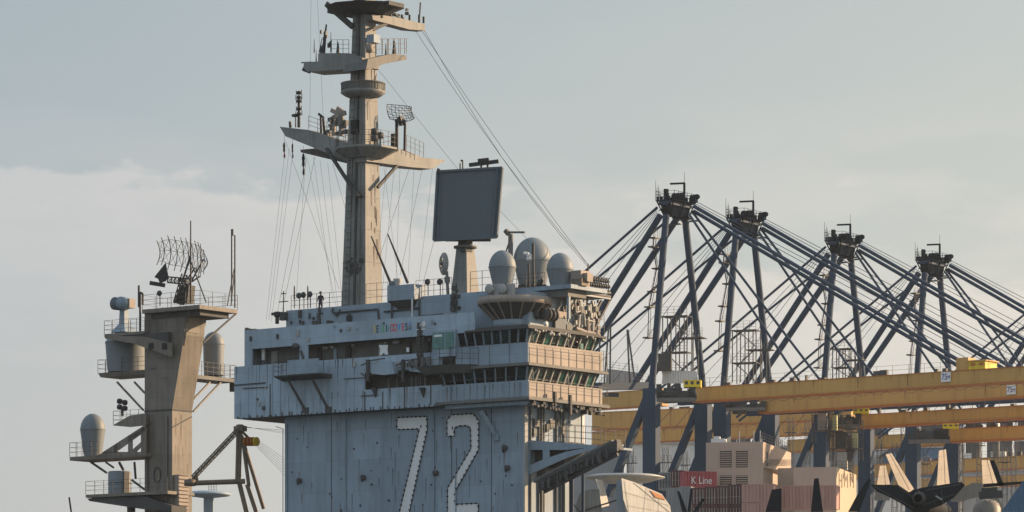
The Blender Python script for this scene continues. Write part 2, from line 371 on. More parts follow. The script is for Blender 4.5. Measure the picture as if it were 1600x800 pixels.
# --- main overhanging deck A (with opening), open gallery, upper band B
zs0, zs1 = zy(600, 607, PA), zy(600, 580, PA)          # lower opening
xo = xy(570, PA); xr = xy(690, PA); yi = 1.2
m = MB(); th = .12
m.box(xA0, xo, PA, PA + th, zA0, zA1); m.box(xo, xr, PA, PA + th, zA0, zs0); m.box(xo, xr, PA, PA + th, zs1, zA1)
m.box(xA0, xA0 + th, PA + th, yb, zA0, zA1)
m.build('bulwark', 'hull_light', IS)
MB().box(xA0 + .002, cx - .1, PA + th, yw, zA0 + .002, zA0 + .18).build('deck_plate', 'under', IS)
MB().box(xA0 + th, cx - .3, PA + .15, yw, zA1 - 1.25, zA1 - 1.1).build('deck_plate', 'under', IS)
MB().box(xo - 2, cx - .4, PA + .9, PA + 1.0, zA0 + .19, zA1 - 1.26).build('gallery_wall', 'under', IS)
# B
x468, x480, x393, x703 = (xy(k, PA) for k in (468, 481, 394, 703))
m = MB(); m.box(xB0, xy(742, PA), PA, PA + th, zB0, zB1); m.box(xB0, x393, PA, PA + th, zA1 + .002, zB0); m.box(x468, x480, PA, PA + th, zA1 + .002, zB0)
m.box(xB0, xB0 + th, PA + th, 3.4, zA1, zB1 - .05)
m.build('bulwark', 'hull_light', IS)
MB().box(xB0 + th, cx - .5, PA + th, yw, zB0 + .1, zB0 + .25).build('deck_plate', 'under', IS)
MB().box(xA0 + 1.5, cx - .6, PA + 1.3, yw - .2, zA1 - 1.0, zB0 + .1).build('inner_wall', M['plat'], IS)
for px, w in ((413, 3), (545, 5), (525, 3), (596, 4), (640, 3), (500, 4), (430, 6), (668, 4)):   # doors, lockers and pipes seen in the open gallery
    a = IS.Y(px, 545, PA + 1.25); w = w * .045; MB().box(a.x - w, a.x + w, PA + 1.12, PA + 1.28, zA1 - 1, zB0 - .15).build('locker', random.choice(('under', 'hull', 'pale')), IS)
for px in (411,): a = IS.Y(px, 552, PA + .6); MB().box(a.x - .13, a.x + .13, a.y, a.y + .1, a.z - .5, a.z + .55).build('notice_board', 'white', IS)
m = MB()                                               # white sheet tied over the rail, cut-out at the bottom
IS.polyY(m, [(592, 539), (606, 539), (605, 545), (606, 554), (601, 554), (600, 551), (597, 554), (593, 555), (594, 546)], PA - .06, .05); m.build('tarpaulin', 'white', IS)
m = MB(); IS.polyY(m, [(635, 543), (639, 543), (639, 550), (635, 550)], PA - .03, .03); m.build('notice_board', 'white', IS)
m = MB(); m.tube(IS.Y(470, 548, PA - .1), IS.Y(474, 563, PA - .1), .09); m.lathe(IS.Y(463, 541, PA - .2), [(0, -.3), (.22, -.25), (.24, 0), (0, .05)], 12, 'y'); m.build('searchlight', 'under', IS)
# award letters on the band
zc = zy(625, 511.5, PA)
for k, (ch, px, c) in enumerate((('S', 585, 'l_y'), ('E', 590, 'l_k'), ('I', 594.5, 'l_t'), ('E', 599.5, 'l_g'), ('I', 604, 'l_k'), ('H', 608, 'l_t'), ('O', 612.5, 'l_r'), ('O', 617.5, 'l_r'), ('V', 623.5, 'l_b'), ('E', 629.5, 'l_r'), ('S', 635, 'l_k'), ('E', 640.5, 'l_b'))):
    text('award_letter', ch, .76, c, IS, faceY(Vector((xy(px, PA), PA - .012, zc + random.uniform(-.02, .02)))), .01, .62)
for px in (654, 662):
    c = Vector((xy(px, PA), PA - .02, zc + .05)); m = MB().lathe(c, [(0, -.02), (.1, -.02), (.16, 0), (.16, .02)], 14, 'y')
    m.lathe(c, [(.16, -.03), (.21, -.03), (.21, .01), (.16, .01)], 14, 'y'); m.box(c.x - .17, c.x + .17, PA - .03, PA, c.z - .36, c.z - .26); m.build('award_emblem', 'white', IS)
# seams and pipes on A
for px, y0, y1 in ((422, 600, 655), (570, 612, 643), (673, 596, 632), (598, 612, 640), (632, 605, 638)):
    a, b = IS.Y(px, y0, PA - .02), IS.Y(px, y1, PA - .02); MB().box(a.x - .03, a.x + .03, PA - .05, PA, b.z, a.z).build('weld_strip', 'under', IS)
m = MB(); m.bar(IS.Y(366, 602, PA - .03), IS.Y(415, 598, PA - .03), .05, .1); m.bar(IS.Y(380, 607, PA - .03), IS.Y(418, 605, PA - .03), .05, .08); m.build_each('pipe', 'under', IS)
m = MB(); m.bar(IS.Y(537, 592, PA - .03), IS.Y(571, 590, PA - .03), .06, .06); m.bar(IS.Y(564, 619, PA - .03), IS.Y(590, 617, PA - .03), .06, .08); m.build_each('pipe', 'under', IS)
m = MB()                                               # grime line of scuppers under A
for i in range(70):
    x = xA0 + (cx - xA0) * (i + rnd.random()) / 70; m.box(x - .03, x + .03, PA - .05, PA, zA0 - .02, zA0 + rnd.uniform(.05, .28))
m.build_each('scupper', 'under', IS)
# small sponson platform on A with struts and railing
a = IS.Y(442, 590, PA); b = IS.Y(519, 584, PA); zz = a.z
m = MB().prism([(a.x, PA, zz - .3), (b.x, PA, zz - .3), (b.x, PA - 1.5, zz - .1), (a.x + .4, PA - 1.5, zz - .1)], [(a.x, PA, zz), (b.x, PA, zz), (b.x, PA - 1.5, zz), (a.x + .4, PA - 1.5, zz)]); m.build('sponson', 'under', IS)
m = MB().rail([(a.x, PA, zz), (a.x + .4, PA - 1.5, zz), (a.x + 1.6, PA - 1.5, zz)], 1.05, .9); m.build('railing', 'rail', IS)
MB().box(a.x + 1.75, b.x - .05, PA - 1.55, PA - 1.45, zz, zz + 1.05).build('splinter_shield', 'hull', IS)
for p, r in (((450, 593), (477, 641)), ((488, 592), (513, 640))):
    m = MB().bar(IS.Y(*p, PA - 1.2), IS.Y(*r, PA - .02), .16, .16); t = IS.Y(*r, PA - .05); m.box(t.x - .25, t.x + .3, PA - .12, PA, t.z - .2, t.z + .2); m.build('strut', 'under', IS)
# folded covers / davits over the lower opening
for i, (x0, x1, yt, ybm) in enumerate(((577, 612, 565, 586), (636, 682, 558, 582))):
    m = MB(); IS.polyY(m, [(x0, yt + 1), (x1, yt), (x1 + 4, ybm - 2), (x0 + 22, ybm), (x0 + 3, ybm - 2)], PA - .5, .5); m.build('lifeboat_cover', 'hull_light', IS)
for px in (575, 630):
    m = MB().bar(IS.Y(px, 562, PA - .6), IS.Y(px, 596, PA - .6), .22, .22); m.bar(IS.Y(px, 564, PA - .6), IS.Y(px + 26, 560, PA - .6), .08); m.bar(IS.Y(px - 11, 571, PA - .7), IS.Y(px, 566, PA - .6), .08); m.bar(IS.Y(px - 11, 583, PA - .6), IS.Y(px, 592, PA - .3), .1)
    m.build('davit', 'under', IS)
m = MB()
for px in (607, 620, 643, 650, 657, 664):
    a = IS.Y(px, 600, PA + .5); m.box(a.x - .07, a.x + .07, a.y, a.y + .1, a.z - .4, a.z + .5)
m.build_each('hose_rack', 'plat', IS)
for px in (587, 662): a = IS.Y(px, 608, PA - .02); m = MB().prism([a + Vector((-.2, -.3, .1)), a + Vector((.2, -.3, .1)), a + Vector((.2, 0, .1)), a + Vector((-.2, 0, .1))], [a + Vector((-.03, -.05, -.6)), a + Vector((.03, -.05, -.6)), a + Vector((.03, 0, -.6)), a + Vector((-.03, 0, -.6))]); m.build('bracket', 'under', IS)

for i in range(24):
    px = rnd.uniform(384, 690); a = IS.Y(px, 530, PA - .03); z = rnd.choice((rnd.uniform(zA0 + .3, zA1 - .4), rnd.uniform(zB0 + .2, zB1 - .2))); k = rnd.uniform(.04, .13); MB().box(a.x - k, a.x + k, PA - .1, PA - .001, z - k, z + k * rnd.uniform(1, 3)).build('bulwark_fitting', rnd.choice(('under', 'hull', 'pale')), IS)
for i in range(26): x = xA0 + .6 + i * .78; MB().box(x - .02, x + .02, PA - .04, PA - .001, zA0 + .02, (zA1 if i % 3 else zs0) - .05).build('stiffener', 'hull_light', IS) if x < xo or i % 3 == 0 and x < xr else None
MB().rail([(xy(393, PA), PA + .06, zA1), (xy(468, PA), PA + .06, zA1)], .5, .8, .025).build('railing', 'rail', IS)
for i in range(11): a = IS.Y(rnd.uniform(484, 700), 540, PA + 1.2); MB().lathe((a.x, PA + .9, zB0 - .2), [(0, -.12), (.14, -.1), (.14, .1), (0, .12)], 8).build('gallery_lamp', 'pale', IS)
# --- the bridge, two glazed levels on both faces
xl1, xl2 = xy(712, PA), xy(690, PA)
zc_ = lambda py: zy(825, py, PA)
z_w1t, z_w1b, z_s1b, z_w2t, z_w2b, z_s2b, z_lb = (zc_(k) for k in (513, 535, 567, 572, 594, 620, 633))
def shield(x0, x1, y1, z0, z1):
    m = MB(); m.box(x0, x1, PA, PA + th, z0, z1); m.build('bulwark', 'hull', IS)
    m = MB(); m.box(x1 - th, x1, PA + th + .002, y1, z0, z1); o = m.build('bulwark', 'shield', IS)  # this face in beige, the one above in ship grey
shield(xl1, cx, yb, z_s1b, z_w1b); shield(xl2, cx, yb, z_s2b, z_w2b)
for (x0, z0, z1) in ((xl1, z_w1b, z_w1t), (xl2, z_w2b, z_w2t)):
    s_ = .45                                           # glass leaning outwards at the top
    inn = .55
    g = MB(); g.add([(x0, PA + inn, z0 - .1), (cx - inn, PA + inn, z0 - .1), (cx - inn + s_, PA + inn - s_, z1), (x0, PA + inn - s_, z1)], [(0, 1, 2, 3)])
    g.build('window', 'glass', IS)
    g = MB(); g.add([(cx - inn, PA + inn, z0 - .1), (cx - inn, yb - .6, z0 - .1), (cx - inn + s_, yb - .2, z1), (cx - inn + s_, PA + inn - s_, z1)], [(0, 1, 2, 3)])
    g.build('window', 'green', IS)
    for i in range(9):
        ya0, ya1 = (PA + inn + (yb - .8 - PA - inn) * (i + k) / 9 for k in (.08, .92)); o_ = .025
        MB().add([(cx - inn + o_, ya0, z0 - .1), (cx - inn + o_, ya1, z0 - .1), (cx - inn + s_ + o_, ya1, z1), (cx - inn + s_ + o_, ya0, z1)], [(0, 1, 2, 3)]).build('window_pane', rnd.choice(('green', 'green', 'green2', 'glass', 'teal2')), IS)
    for i in range(8):
        xa0, xa1 = (x0 + (cx - inn - x0) * (i + k) / 8 for k in (.1, .9)); t0_, t1_ = (i + .1) / 8, (i + .9) / 8
        MB().add([(xa0, PA + inn - .02, z0 - .1), (xa1, PA + inn - .02, z0 - .1), (xa1 + s_ * t1_, PA + inn - s_ - .02, z1), (xa0 + s_ * t0_, PA + inn - s_ - .02, z1)], [(0, 1, 2, 3)]).build('window_pane', rnd.choice(('glass', 'glass', 'glass', 'black', 'green2')), IS)
    mu = MB(); n = 8
    for i in range(n + 1):
        t = i / n; xx = x0 + (cx - inn - x0) * t; mu.bar((xx, PA + inn - .03, z0 - .1), (xx + s_ * t, PA + inn - s_ - .03, z1), .12, .12)
    mu.bar((x0, PA + inn - .05, z0 + .02), (cx - inn, PA + inn - .05, z0 + .02), .12, .12)
    mu.build('window_frame', 'hull', IS)
    mu = MB(); n = 9
    for i in range(n + 1):
        yy = PA + inn + (yb - .8 - PA - inn) * i / n; mu.bar((cx - inn + .04, yy, z0 - .1), (cx - inn + s_ + .04, yy + .05, z1), .14, .14)
        if i in (0, 5): mu.bar((cx - inn + .04, yy, z0 - .1), (cx - inn + s_ + .04, yy + .8, z1), .07, .07); mu.bar((cx - inn + .04, yy + .8, z0 - .1), (cx - inn + s_ + .04, yy, z1), .07, .07)
    mu.bar((cx - inn + .03, PA + inn, z0 + .02), (cx - inn + .03, yb - .7, z0 + .02), .1, .12)
    mu.build('window_frame', 'pale', IS)
m = MB(); yy = yx(912, cx); m.box(cx - .14, cx - .1, yy - .25, yy + .1, z_w1b + .05, z_w1b + .45); m.build('window_screen', 'teal', IS)
# ledges (walkways) round the bridge
def ledge(x0, z0, z1, o_, mt='plat', ye=0):
    m = MB(); m.box(x0, cx + o_, PA - o_, PA, z0, z1); m.box(cx, cx + o_, PA + .002, yb + ye, z0, z1); return m.build('walkway', mt, IS)
ledge(xl1 - .6, z_s1b - .18, z_s1b, .35, 'plat', .3); ledge(xl2 - .3, z_s2b - .22, z_s2b - .02, .4, 'plat', .4)
ledge(xl1 + 1, z_w1t, z_w1t + .14, .25, 'under', .2)
MB().box(xl2, cx - .02, PA + .01, yb - .3, z_w2t + .003, z_w2t + .2).build('deck_plate', 'under', IS)
MB().box(xl1 - 2, cx - .02, PA + .01, yb - .3, z_w1t + .003, z_w1t + .3).build('deck_plate', 'under', IS)
MB().box(xl2 + .3, cx - .05, PA + .02, yb - .1, zA0 - .25, z_s2b - .23).build('wall_band', 'hull', IS)
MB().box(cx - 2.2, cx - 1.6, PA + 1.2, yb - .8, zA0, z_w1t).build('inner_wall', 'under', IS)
for z, k in ((z_s1b, .3), (z_s2b, .35)):
    MB().rail([(xl1 - .2, PA - k, z), (cx + k, PA - k, z)], 1.45, 1.6, .028, (1, .02)).build('railing', 'rail', IS)
    MB().rail([(cx + k, PA - k, z), (cx + k, yb + .2, z)], 1.25, .98, .03, (1, .62, .02)).build('railing', 'rail', IS)
MB().rail([(cx - .2, yb, z_s1b), (cx - .2, yb + .9, z_s1b - .1)], 1.6, .5).build('railing', 'rail', IS)
# clutter hung below the lower walkway and along the roof edge, sunlit face
m = MB()
for i in range(60):
    y = PA + (yb - PA) * rnd.random(); z = z_s2b - rnd.uniform(.2, .75); k = rnd.uniform(.03, .12)
    m.box(cx + .1 - rnd.random() * .4, cx + .3, y - k, y + k, z - k, z + k)
m.build_each('cable_box', 'under', IS)
m = MB()
for i in range(26):
    y = PA + .5 + (yb - PA) * rnd.random(); k = rnd.uniform(.06, .13); z = z_w1t - .1 + rnd.uniform(-.12, .1)
    m.lathe((cx + .1, y, z), [(0, -.1), (k, -.1), (k, .15), (0, .15)], 8, 'x')
m.build_each('bridge_lamp', 'pale', IS)
for px, y0, y1 in ((867, 612, 629), (891, 617, 648)):
    a, b = IS.X(px, y0, cx + .4), IS.X(px, y1, cx + .4); MB().bar(a, b, .2, .2).build('bracket', 'under', IS)
# under-bridge sunlit wall: pipes, ladders, railings
m = MB()
for px in (829, 842, 846, 850, 869, 876, 881, 889): 
    a = IS.X(px, 643, .08); m.tube((.08, a.y, zA0), (.08, a.y, 0 if px < 888 else zlw), rnd.uniform(.03, .09))
for px, py in ((838, 660), (855, 668), (872, 658), (880, 672), (835, 675), (862, 662)):
    a = IS.X(px, py, .1); k = rnd.uniform(.1, .3); m.box(0, .2, a.y - k, a.y + k, a.z - .3, a.z + .25)
m.build('pipes', 'plat', IS)
MB().box(-.2, .06, yw - .25, yw + .02, zlw, zA0).build('corner_post', 'white', IS)
MB().box(-.12, .05, -.05, .3, 0, zA0).build('corner_post', 'pale', IS)
# triangular side platform under the sunlit wall
zpl = IS.X(822, 687, .2).z
def tri(pts, c, d, name, mt): m = MB(); IS.polyX(m, pts, c, d); return m.build(name, mt, IS)
xpf = IS.Y(938, 690, .6).x; zq0, zq1 = IS.Y(825, 688, .6).z, IS.Y(938, 696, .6).z
m = MB().prism([(.02, .6, zq0 - .15), (xpf, .6, zq1 - .15), (xpf, 4.5, zq1 - .15), (.02, 4.5, zq0 - .15)], [(.02, .6, zq0), (xpf, .6, zq1), (xpf, 4.5, zq1), (.02, 4.5, zq0)]); m.build('platform', 'hull', IS)
m = MB()                                              # gusset plate with two openings, built from strips
for pts in ([(823, 688), (846, 690), (846, 703), (823, 703)], [(823, 703), (828, 703), (828, 741), (823, 743)], [(846, 690), (884, 696), (884, 703), (846, 703)], [(828, 727), (848, 718), (848, 732), (828, 741)], [(848, 703), (858, 703), (858, 714), (848, 718)], [(848, 718), (884, 706), (930, 697), (938, 698), (884, 716), (848, 732)], [(884, 696), (937, 695), (930, 698), (884, 703)]): IS.polyY(m, pts, .5, .1)
m.build('gusset', 'hull', IS)
MB().box(.05, 2.6, 1.2, 3.6, zq0 - 2.0, zq0 - .16).build('tank', 'under', IS)
for p, r, k, h, c, mt in (((846, 758), (969, 695), .55, .8, .2, 'under'), ((835, 752), (958, 690), .3, .25, .1, 'plat'), ((850, 768), (965, 709), .18, .3, .15, 'rail'), ((846, 748), (930, 712), .2, .2, -.05, 'under')): MB().bar(IS.Y(*p, c), IS.Y(*r, c), k, h).build('ramp', mt, IS)
m = MB()
for i in range(26):
    t = rnd.random(); a = IS.Y(842, 760, -.3).lerp(IS.Y(969, 694, -.3), t); k = rnd.uniform(.04, .16); m.box(a.x - k * .6, a.x + k * .6, a.y - k, a.y + k, a.z - rnd.uniform(.1, .6), a.z + rnd.uniform(0, .4))
m.build_each('ramp_fitting', 'rail', IS)
MB().rail([(.1, .65, zq0), (xpf, .65, zq1)], 1.3, .8, .03).build('railing', 'rail', IS)
MB().rail([(.1, 3.6, zq0), (xpf, 3.6, zq1)], 1.3, .9, .03).build('railing', 'rail', IS)
m = MB(); a = IS.X(893, 742, .5); m.tube((.5, a.y, a.z + .3), (.5, a.y, 0), .18, 10); m.tube((.5, a.y + 1.4, a.z + .9), (.5, a.y + 1.4, 0), .12, 8); m.build('column', 'navy', IS)

# --- window box, curved gallery
a = IS.Y(675, 518, PA - .25); b = IS.Y(711, 545, PA - .25)
MB().box(a.x, b.x, PA - .22, PA + .3, b.z - .5, a.z + .05).build('cabin_wall', 'hull', IS)
w = (b.x - a.x)
for k0, k1, mt in ((.04, .50, 'teal'), (.56, .94, 'teal')):
    MB().box(a.x + w * k0, a.x + w * k1, PA - .26, PA - .222, b.z + .05, a.z - .12).build('window', mt, IS)
MB().box(a.x + w * .1, a.x + w * .45, PA - .30, PA - .27, a.z - .42, a.z - .26).build('window_blind', 'white', IS)
zg = zy(690, 571, PA - 1)
m = MB(); ring = []
x0, x1 = xy(652, PA), xy(748, PA); n = 14
top = [(x0 + (x1 - x0) * i / n, PA - 1.5 * math.sin(math.pi * i / n) ** .6 - .01, zg) for i in range(n + 1)]
bot = [(x0 + (x1 - x0) * (.12 + .76 * i / n), PA - .9 * math.sin(math.pi * i / n) ** .6 - .01, zg - .55) for i in range(n + 1)]
m.prism(top, bot); m.build('sponson', 'plat', IS)
MB().rail([top[i] for i in range(0, n + 1, 2)], 1.2, 1.2, .03).build('railing', 'rail', IS)
m = MB()
for i in range(16):
    x = x0 + rnd.uniform(-.3, 1.9); m.box(x - .1, x + .05, PA - .9, PA - .7, zg + rnd.uniform(0, .2), zg + rnd.uniform(.3, .75))
m.build_each('hose_reel', 'plat', IS)
m = MB(); 
for i in range(10): 
    z = zg + .3 + i * .24; a = IS.Y(655, 560, PA - .8); m.box(a.x - .08 + rnd.uniform(-.12, .1), a.x + .12 + rnd.uniform(-.1, .1), PA - .9, PA - .6, z, z + .2)
m.tube((a.x, PA - .7, zg), (a.x + .35, PA - .7, zg + 2.3), .06); m.build('signal_lamp', 'under', IS)

# --- deckhouse on top
rz = zB0 + .25
h1 = lambda px, c: xy(px, c)
zr1 = zy(500, 481, 1.6); zr2 = zy(650, 464, 2.2)
MB().box(xy(447, 1.6), xy(735, 1.6), 1.6, yw - .3, rz, zr1).build('deckhouse', 'hull', IS)
MB().box(xy(606, 2.2), xy(905, 3.2), 2.2, yw - .5, zr1 + .003, zr2).build('deckhouse', 'hull', IS)
MB().box(xy(700, .8), cx - 1.0, .3, yw, rz, zr1 - .2).build('deckhouse', 'hull', IS)
# top-edge clutter
m = MB()
for i in range(45):
    x = rnd.uniform(xy(450, 1.6), xy(560, 1.6)); z = rnd.uniform(rz + .4, zr1 - .1); k = rnd.uniform(.03, .14); m.box(x - k, x + k, 1.45, 1.6, z - k, z + k * rnd.uniform(1, 4))
m.build_each('wall_fitting', 'under', IS)
for p, r in (((520, 489), (590, 483)), ((600, 487), (655, 481)), ((590, 483), (592, 500)), ((612, 470), (612, 500)), ((655, 460), (655, 500)), ((650, 495), (712, 489))):
    MB().tube(IS.Y(*p, 1.5), IS.Y(*r, 1.5), .07).build('pipe', 'under', IS)
m = MB()
for i in range(30):
    a = IS.Y(383 + rnd.random() * 20, 508, PA + .3); m.box(a.x - .1, a.x + .1, a.y, a.y + .2, zB1 - .1, zB1 + rnd.uniform(0, .25) * (1 - i / 40))
m.build_each('rope_coil', 'rustarm', IS)
MB().rail([(xy(455, 1.8), 1.8, zr1), (xy(535, 1.8), 1.8, zr1)], 1.1, 1.2).build('railing', 'rail', IS)
MB().rail([(xy(572, 1.8), 1.8, zr1), (xy(606, 1.8), 1.8, zr1)], 1.5, 1.0).build('railing', 'rail', IS)
MB().rail([(xy(650, 2.3), 2.3, zr2), (xy(706, 2.3), 2.3, zr2)], 1.2, .9).build('railing', 'rail', IS)
MB().rail([(xy(735, 2.3), 2.3, zr2), (xy(772, 2.3), 2.3, zr2)], 1.5, .9).build('railing', 'rail', IS)

M['ochre_stain'] = mat('brown_stain', (.30, .16, .06), .8, .3); M['stain'] = mat('rust_stain', (.20, .145, .10), .8, .3); M['soot'] = mat('dark_stain', (.12, .14, .155), .8, .3)
def stains(par, n, fn, nm='rust_run'):
    for i in range(n):
        p, axis = fn(); h = rnd.uniform(.3, 2.2); w = rnd.uniform(.02, .075)
        u = Vector((w, 0, 0)) if axis == 'x' else Vector((0, w, 0)); o_ = Vector((0, -.004, 0)) if axis == 'x' else Vector((.004, 0, 0))
        A = [p - u, p + u, p + u * .25 + Vector((0, 0, -h)), p - u * .25 + Vector((0, 0, -h))]
        MB().prism([a_ + o_ for a_ in A], [a_ + o_ * .2 for a_ in A]).build(nm, rnd.choice(('stain', 'soot', 'soot')), par)
def isl():
    r = rnd.random()
    if r < .45: return Vector((rnd.uniform(x445 + .2, -.2), 0, rnd.uniform(2.4, zA0 - .1))), 'x'
    if r < .75: return Vector((rnd.uniform(xA0 + .1, xr), PA, rnd.uniform(zA0 + 2.2, zA1) if rnd.random() < .3 else zs0 - .02 - 0 * r)) if rnd.random() < .5 else Vector((rnd.uniform(xA0 + .1, xo), PA, zA1 - .02)), 'x'
    return Vector((rnd.uniform(xl2, cx - .1), PA, z_s2b - .05 + 1.1)), 'x'
def isl_ok():
    p, a = isl()
    return p, a
for k_ in range(95):
    p, a = isl(); lim = zA0 if p.y < -.5 else 0
    h = min(rnd.uniform(.3, 1.8), max(.15, p.z - lim - .1)); w = rnd.uniform(.02, .06)
    A = [p + Vector((-w, -.004, 0)), p + Vector((w, -.004, 0)), p + Vector((w * .3, -.004, -h)), p + Vector((-w * .3, -.004, -h))]
    MB().prism(A, [q2 + Vector((0, .003, 0)) for q2 in A]).build('rust_run', rnd.choice(('stain', 'soot', 'soot')), IS)
# ================================================================ things standing on the island roof
def on_island(px, c, z): p = IS.Y(px, 500, c); return IS.W((p.x, c, z))
# curved bridge-wing tub at the corner
a = IS.Y(783, 500, -.6)
TB = T('round_platform', 'round flared grey tub with ribs, overhanging the bridge corner below the two white discs', 'platform', IS.W((a.x, 1.0, z_w1t + .3)), ANG)
zt = TB.Y(783, 462, -2).z; zb_ = TB.Y(783, 499, -1.5).z; zmm = TB.Y(783, 473, -2).z
m = MB().lathe((0, 0, 0), [(1.4, zb_), (2.55, zmm)], 36); m.build('flared_wall', 'under', TB)
m = MB().lathe((0, 0, 0), [(2.6, zmm - .02), (2.65, zmm), (2.65, zt), (2.52, zt), (2.5, zmm)], 36); m.build('rim', 'shield', TB)
m = MB().lathe((0, 0, 0), [(0, zmm + .1), (2.5, zmm + .1)], 36); m.build('floor', 'plat', TB)
m = MB().lathe((0, 0, 0), [(1.45, zb_ - .55), (1.55, zb_ - .55), (1.55, zb_), (0, zb_)], 36); m.build('base_ring', 'hull', TB)
for i in range(18):
    t = 2 * math.pi * i / 18; c, s_ = math.cos(t), math.sin(t)
    MB().bar((1.44 * c, 1.44 * s_, zb_), (2.6 * c, 2.6 * s_, zmm), .09, .12).build('rib', 'shield', TB)
for px in (768, 789):
    D = T('mounted_disc', 'pale round antenna disc on the flared tub, %s of the pair' % ('left' if px < 780 else 'right'), 'antenna', TB.W(TB.Y(px, 462, -1.2)), ANG, 'pale discs on the tub')
    m = MB().lathe((0, -.3, .45), [(0, -.1), (.3, -.1), (.37, 0), (.3, .12), (0, .2)], 20, 'y'); m.build('disc', 'pale', D)
    m = MB().box(-.12, .12, -.2, .1, -.3, .4); m.box(.25, .7, -.1, .3, -.3, .8); m.build('mount', 'pale', D)
MB()

def radome(label, cx_, base, r, top, depth_pt, split=.45, bot=.70, ped=None, mt='dome', nm='radome'):
    """depth_pt: world base point; sizes in metres"""
    D = T('radome', label, 'radome', depth_pt, ANG, 'ball shaped radomes')
    h = top
    prof = [(r * bot, 0), (r * (bot + (1 - bot) * .25), h * .12), (r, h * split)]
    m = MB().lathe((0, 0, 0), prof, 40); m.build('skirt', mt, D)
    p2 = [(r + .004, h * split), (r * 1.02, h * split + .04)]
    for i in range(1, 12):
        t = math.pi / 2 * i / 11; p2.append((r * math.cos(t) + .001, h * split + (h - h * split) * math.sin(t)))
    MB().lathe((0, 0, 0), p2, 40).build('dome', mt, D)
    MB().lathe((0, 0, 0), [(r * 1.0, h * split - .03), (r * 1.028, h * split), (r * 1.028, h * split + .05), (r * 1.0, h * split + .07)], 40).build('seam_ring', mt, D)
    MB().lathe((0, 0, 0), [(r * .76, -.12), (r * .76, .02), (0, .02)], 24).build('base_flange', 'under', D)
    return D
PX = 283 / F
def rd(label, px, ytop, ybase, dpx, c, **k):
    w = on_island(px, c, 0); s = w.y / F; w.z = CZ + (HZ - ybase) * s
    return radome(label, px, ybase, dpx / 2 * s, (ybase - ytop) * s, w, **k)
rd('grey egg shaped radome left of the biggest one, above the flared tub', 785, 391, 446, 43, 1.5, split=.50)
rd('biggest grey radome, domed, standing between the two smaller ones', 832, 371, 446, 60, 5.6, split=.5)
rd('grey egg shaped radome right of the biggest one, on a rusty box base', 875, 395, 449, 42, 3.5, split=.50)
w = on_island(881, 3.5, 0)
B = T('box_pedestal', 'rust streaked box base under the rightmost radome', 'base', (w.x, w.y, CZ + (HZ - 466) * w.y / F))
MB().box(-1.35, 1.1, -1.0, 1.2, 0, .62).build('box', 'plat', B); MB().box(-1.4, 1.15, -1.05, 1.25, .62, .74).build('top_plate', 'pale', B)
for x in (-1.2, .9): MB().box(x, x + .2, -.9, -.7, -1.6, -.002).build('post', 'hull', B)
w = on_island(906, 3.9, 0)
B = T('equipment_cabinet', 'yellowish rusty equipment box with a lit side, right of the rightmost radome', 'cabinet', (w.x, w.y, CZ + (HZ - 452) * w.y / F))
MB().box(-.45, .45, -.5, .6, 0, 1.3).build('box', 'shield', B); MB().box(-.3, .6, -.6, .2, .2, .7).build('junction_box', 'rustarm', B); MB().box(.46, .8, -.2, .5, .5, 1.1).build('junction_box', 'shield', B)
# deck under big dome
w = on_island(832, 4.6, 0); s = w.y / F
B = T('radome_platform', 'rusty edged flat platform carrying the biggest radome', 'platform', (w.x, w.y, CZ + (HZ - 455) * s))
MB().box(-2.2, 2.0, -1.2, 2.6, 0, .2).build('plate', 'plat', B); MB().rail([(-2.2, -1.2, .2), (2.0, -1.2, .2)], .9, .8).build('railing', 'rail', B); MB().box(-1.8, 1.6, -.9, 2.2, -1.6, -.002).build('trunk', 'hull', B)

# outrigger antenna platform at the far right of the island
w = IS.W(IS.X(925, 462, 0)); OP = T('antenna_platform', 'cluttered truss platform crowded with lamps and pipes, sticking out above the bridge at the right', 'platform', w)
a = OP.X(868, 453, .6); b = OP.X(954, 470, .6)
m = MB().box(-2.0, .6, a.y, b.y, -.12, .08); m.build('deck', 'plat', OP)
for k in (.45, -.1, -.9): MB().bar((.6, a.y, -k * .3), (.6, b.y, -k * .3), .1, .12).build('edge_beam', 'pale' if k > 0 else 'rail', OP)
m = MB()
for i in range(9):
    y = OP.X(922 + i * 3.6, 460, .4).y
    for zz, xx in ((.35, .4), (.75, .4), (1.15, .3), (.55, -.2), (.95, -.3)):
        m.lathe((xx, y, zz), [(0, -.14), (.16, -.14), (.12, .12), (0, .12)], 10, 'y')
    m.tube((.4, y, 0), (.4, y, 1.35), .035)
for z in (.35, .75, 1.15, 1.35): m.tube((.4, OP.X(920, 460, .4).y, z), (.4, OP.X(953, 460, .4).y, z), .035)
m.build('lamp_rack', 'under', OP)
for p, r in (((952, 470), (925, 522)), ((940, 470), (918, 510)), ((905, 465), (895, 500)), ((889, 470), (905, 500)), ((877, 470), (866, 500)), ((884, 470), (893, 492)), ((925, 470), (935, 512))):
    MB().bar(OP.X(*p, .4), OP.X(*r, .2), .15, .15).build('strut', 'rail' if p[0] > 930 else 'pale', OP)
MB().tube(OP.X(919, 470, .4), OP.X(919, 412, .4), .05).build('mast_pole', 'ant', OP)
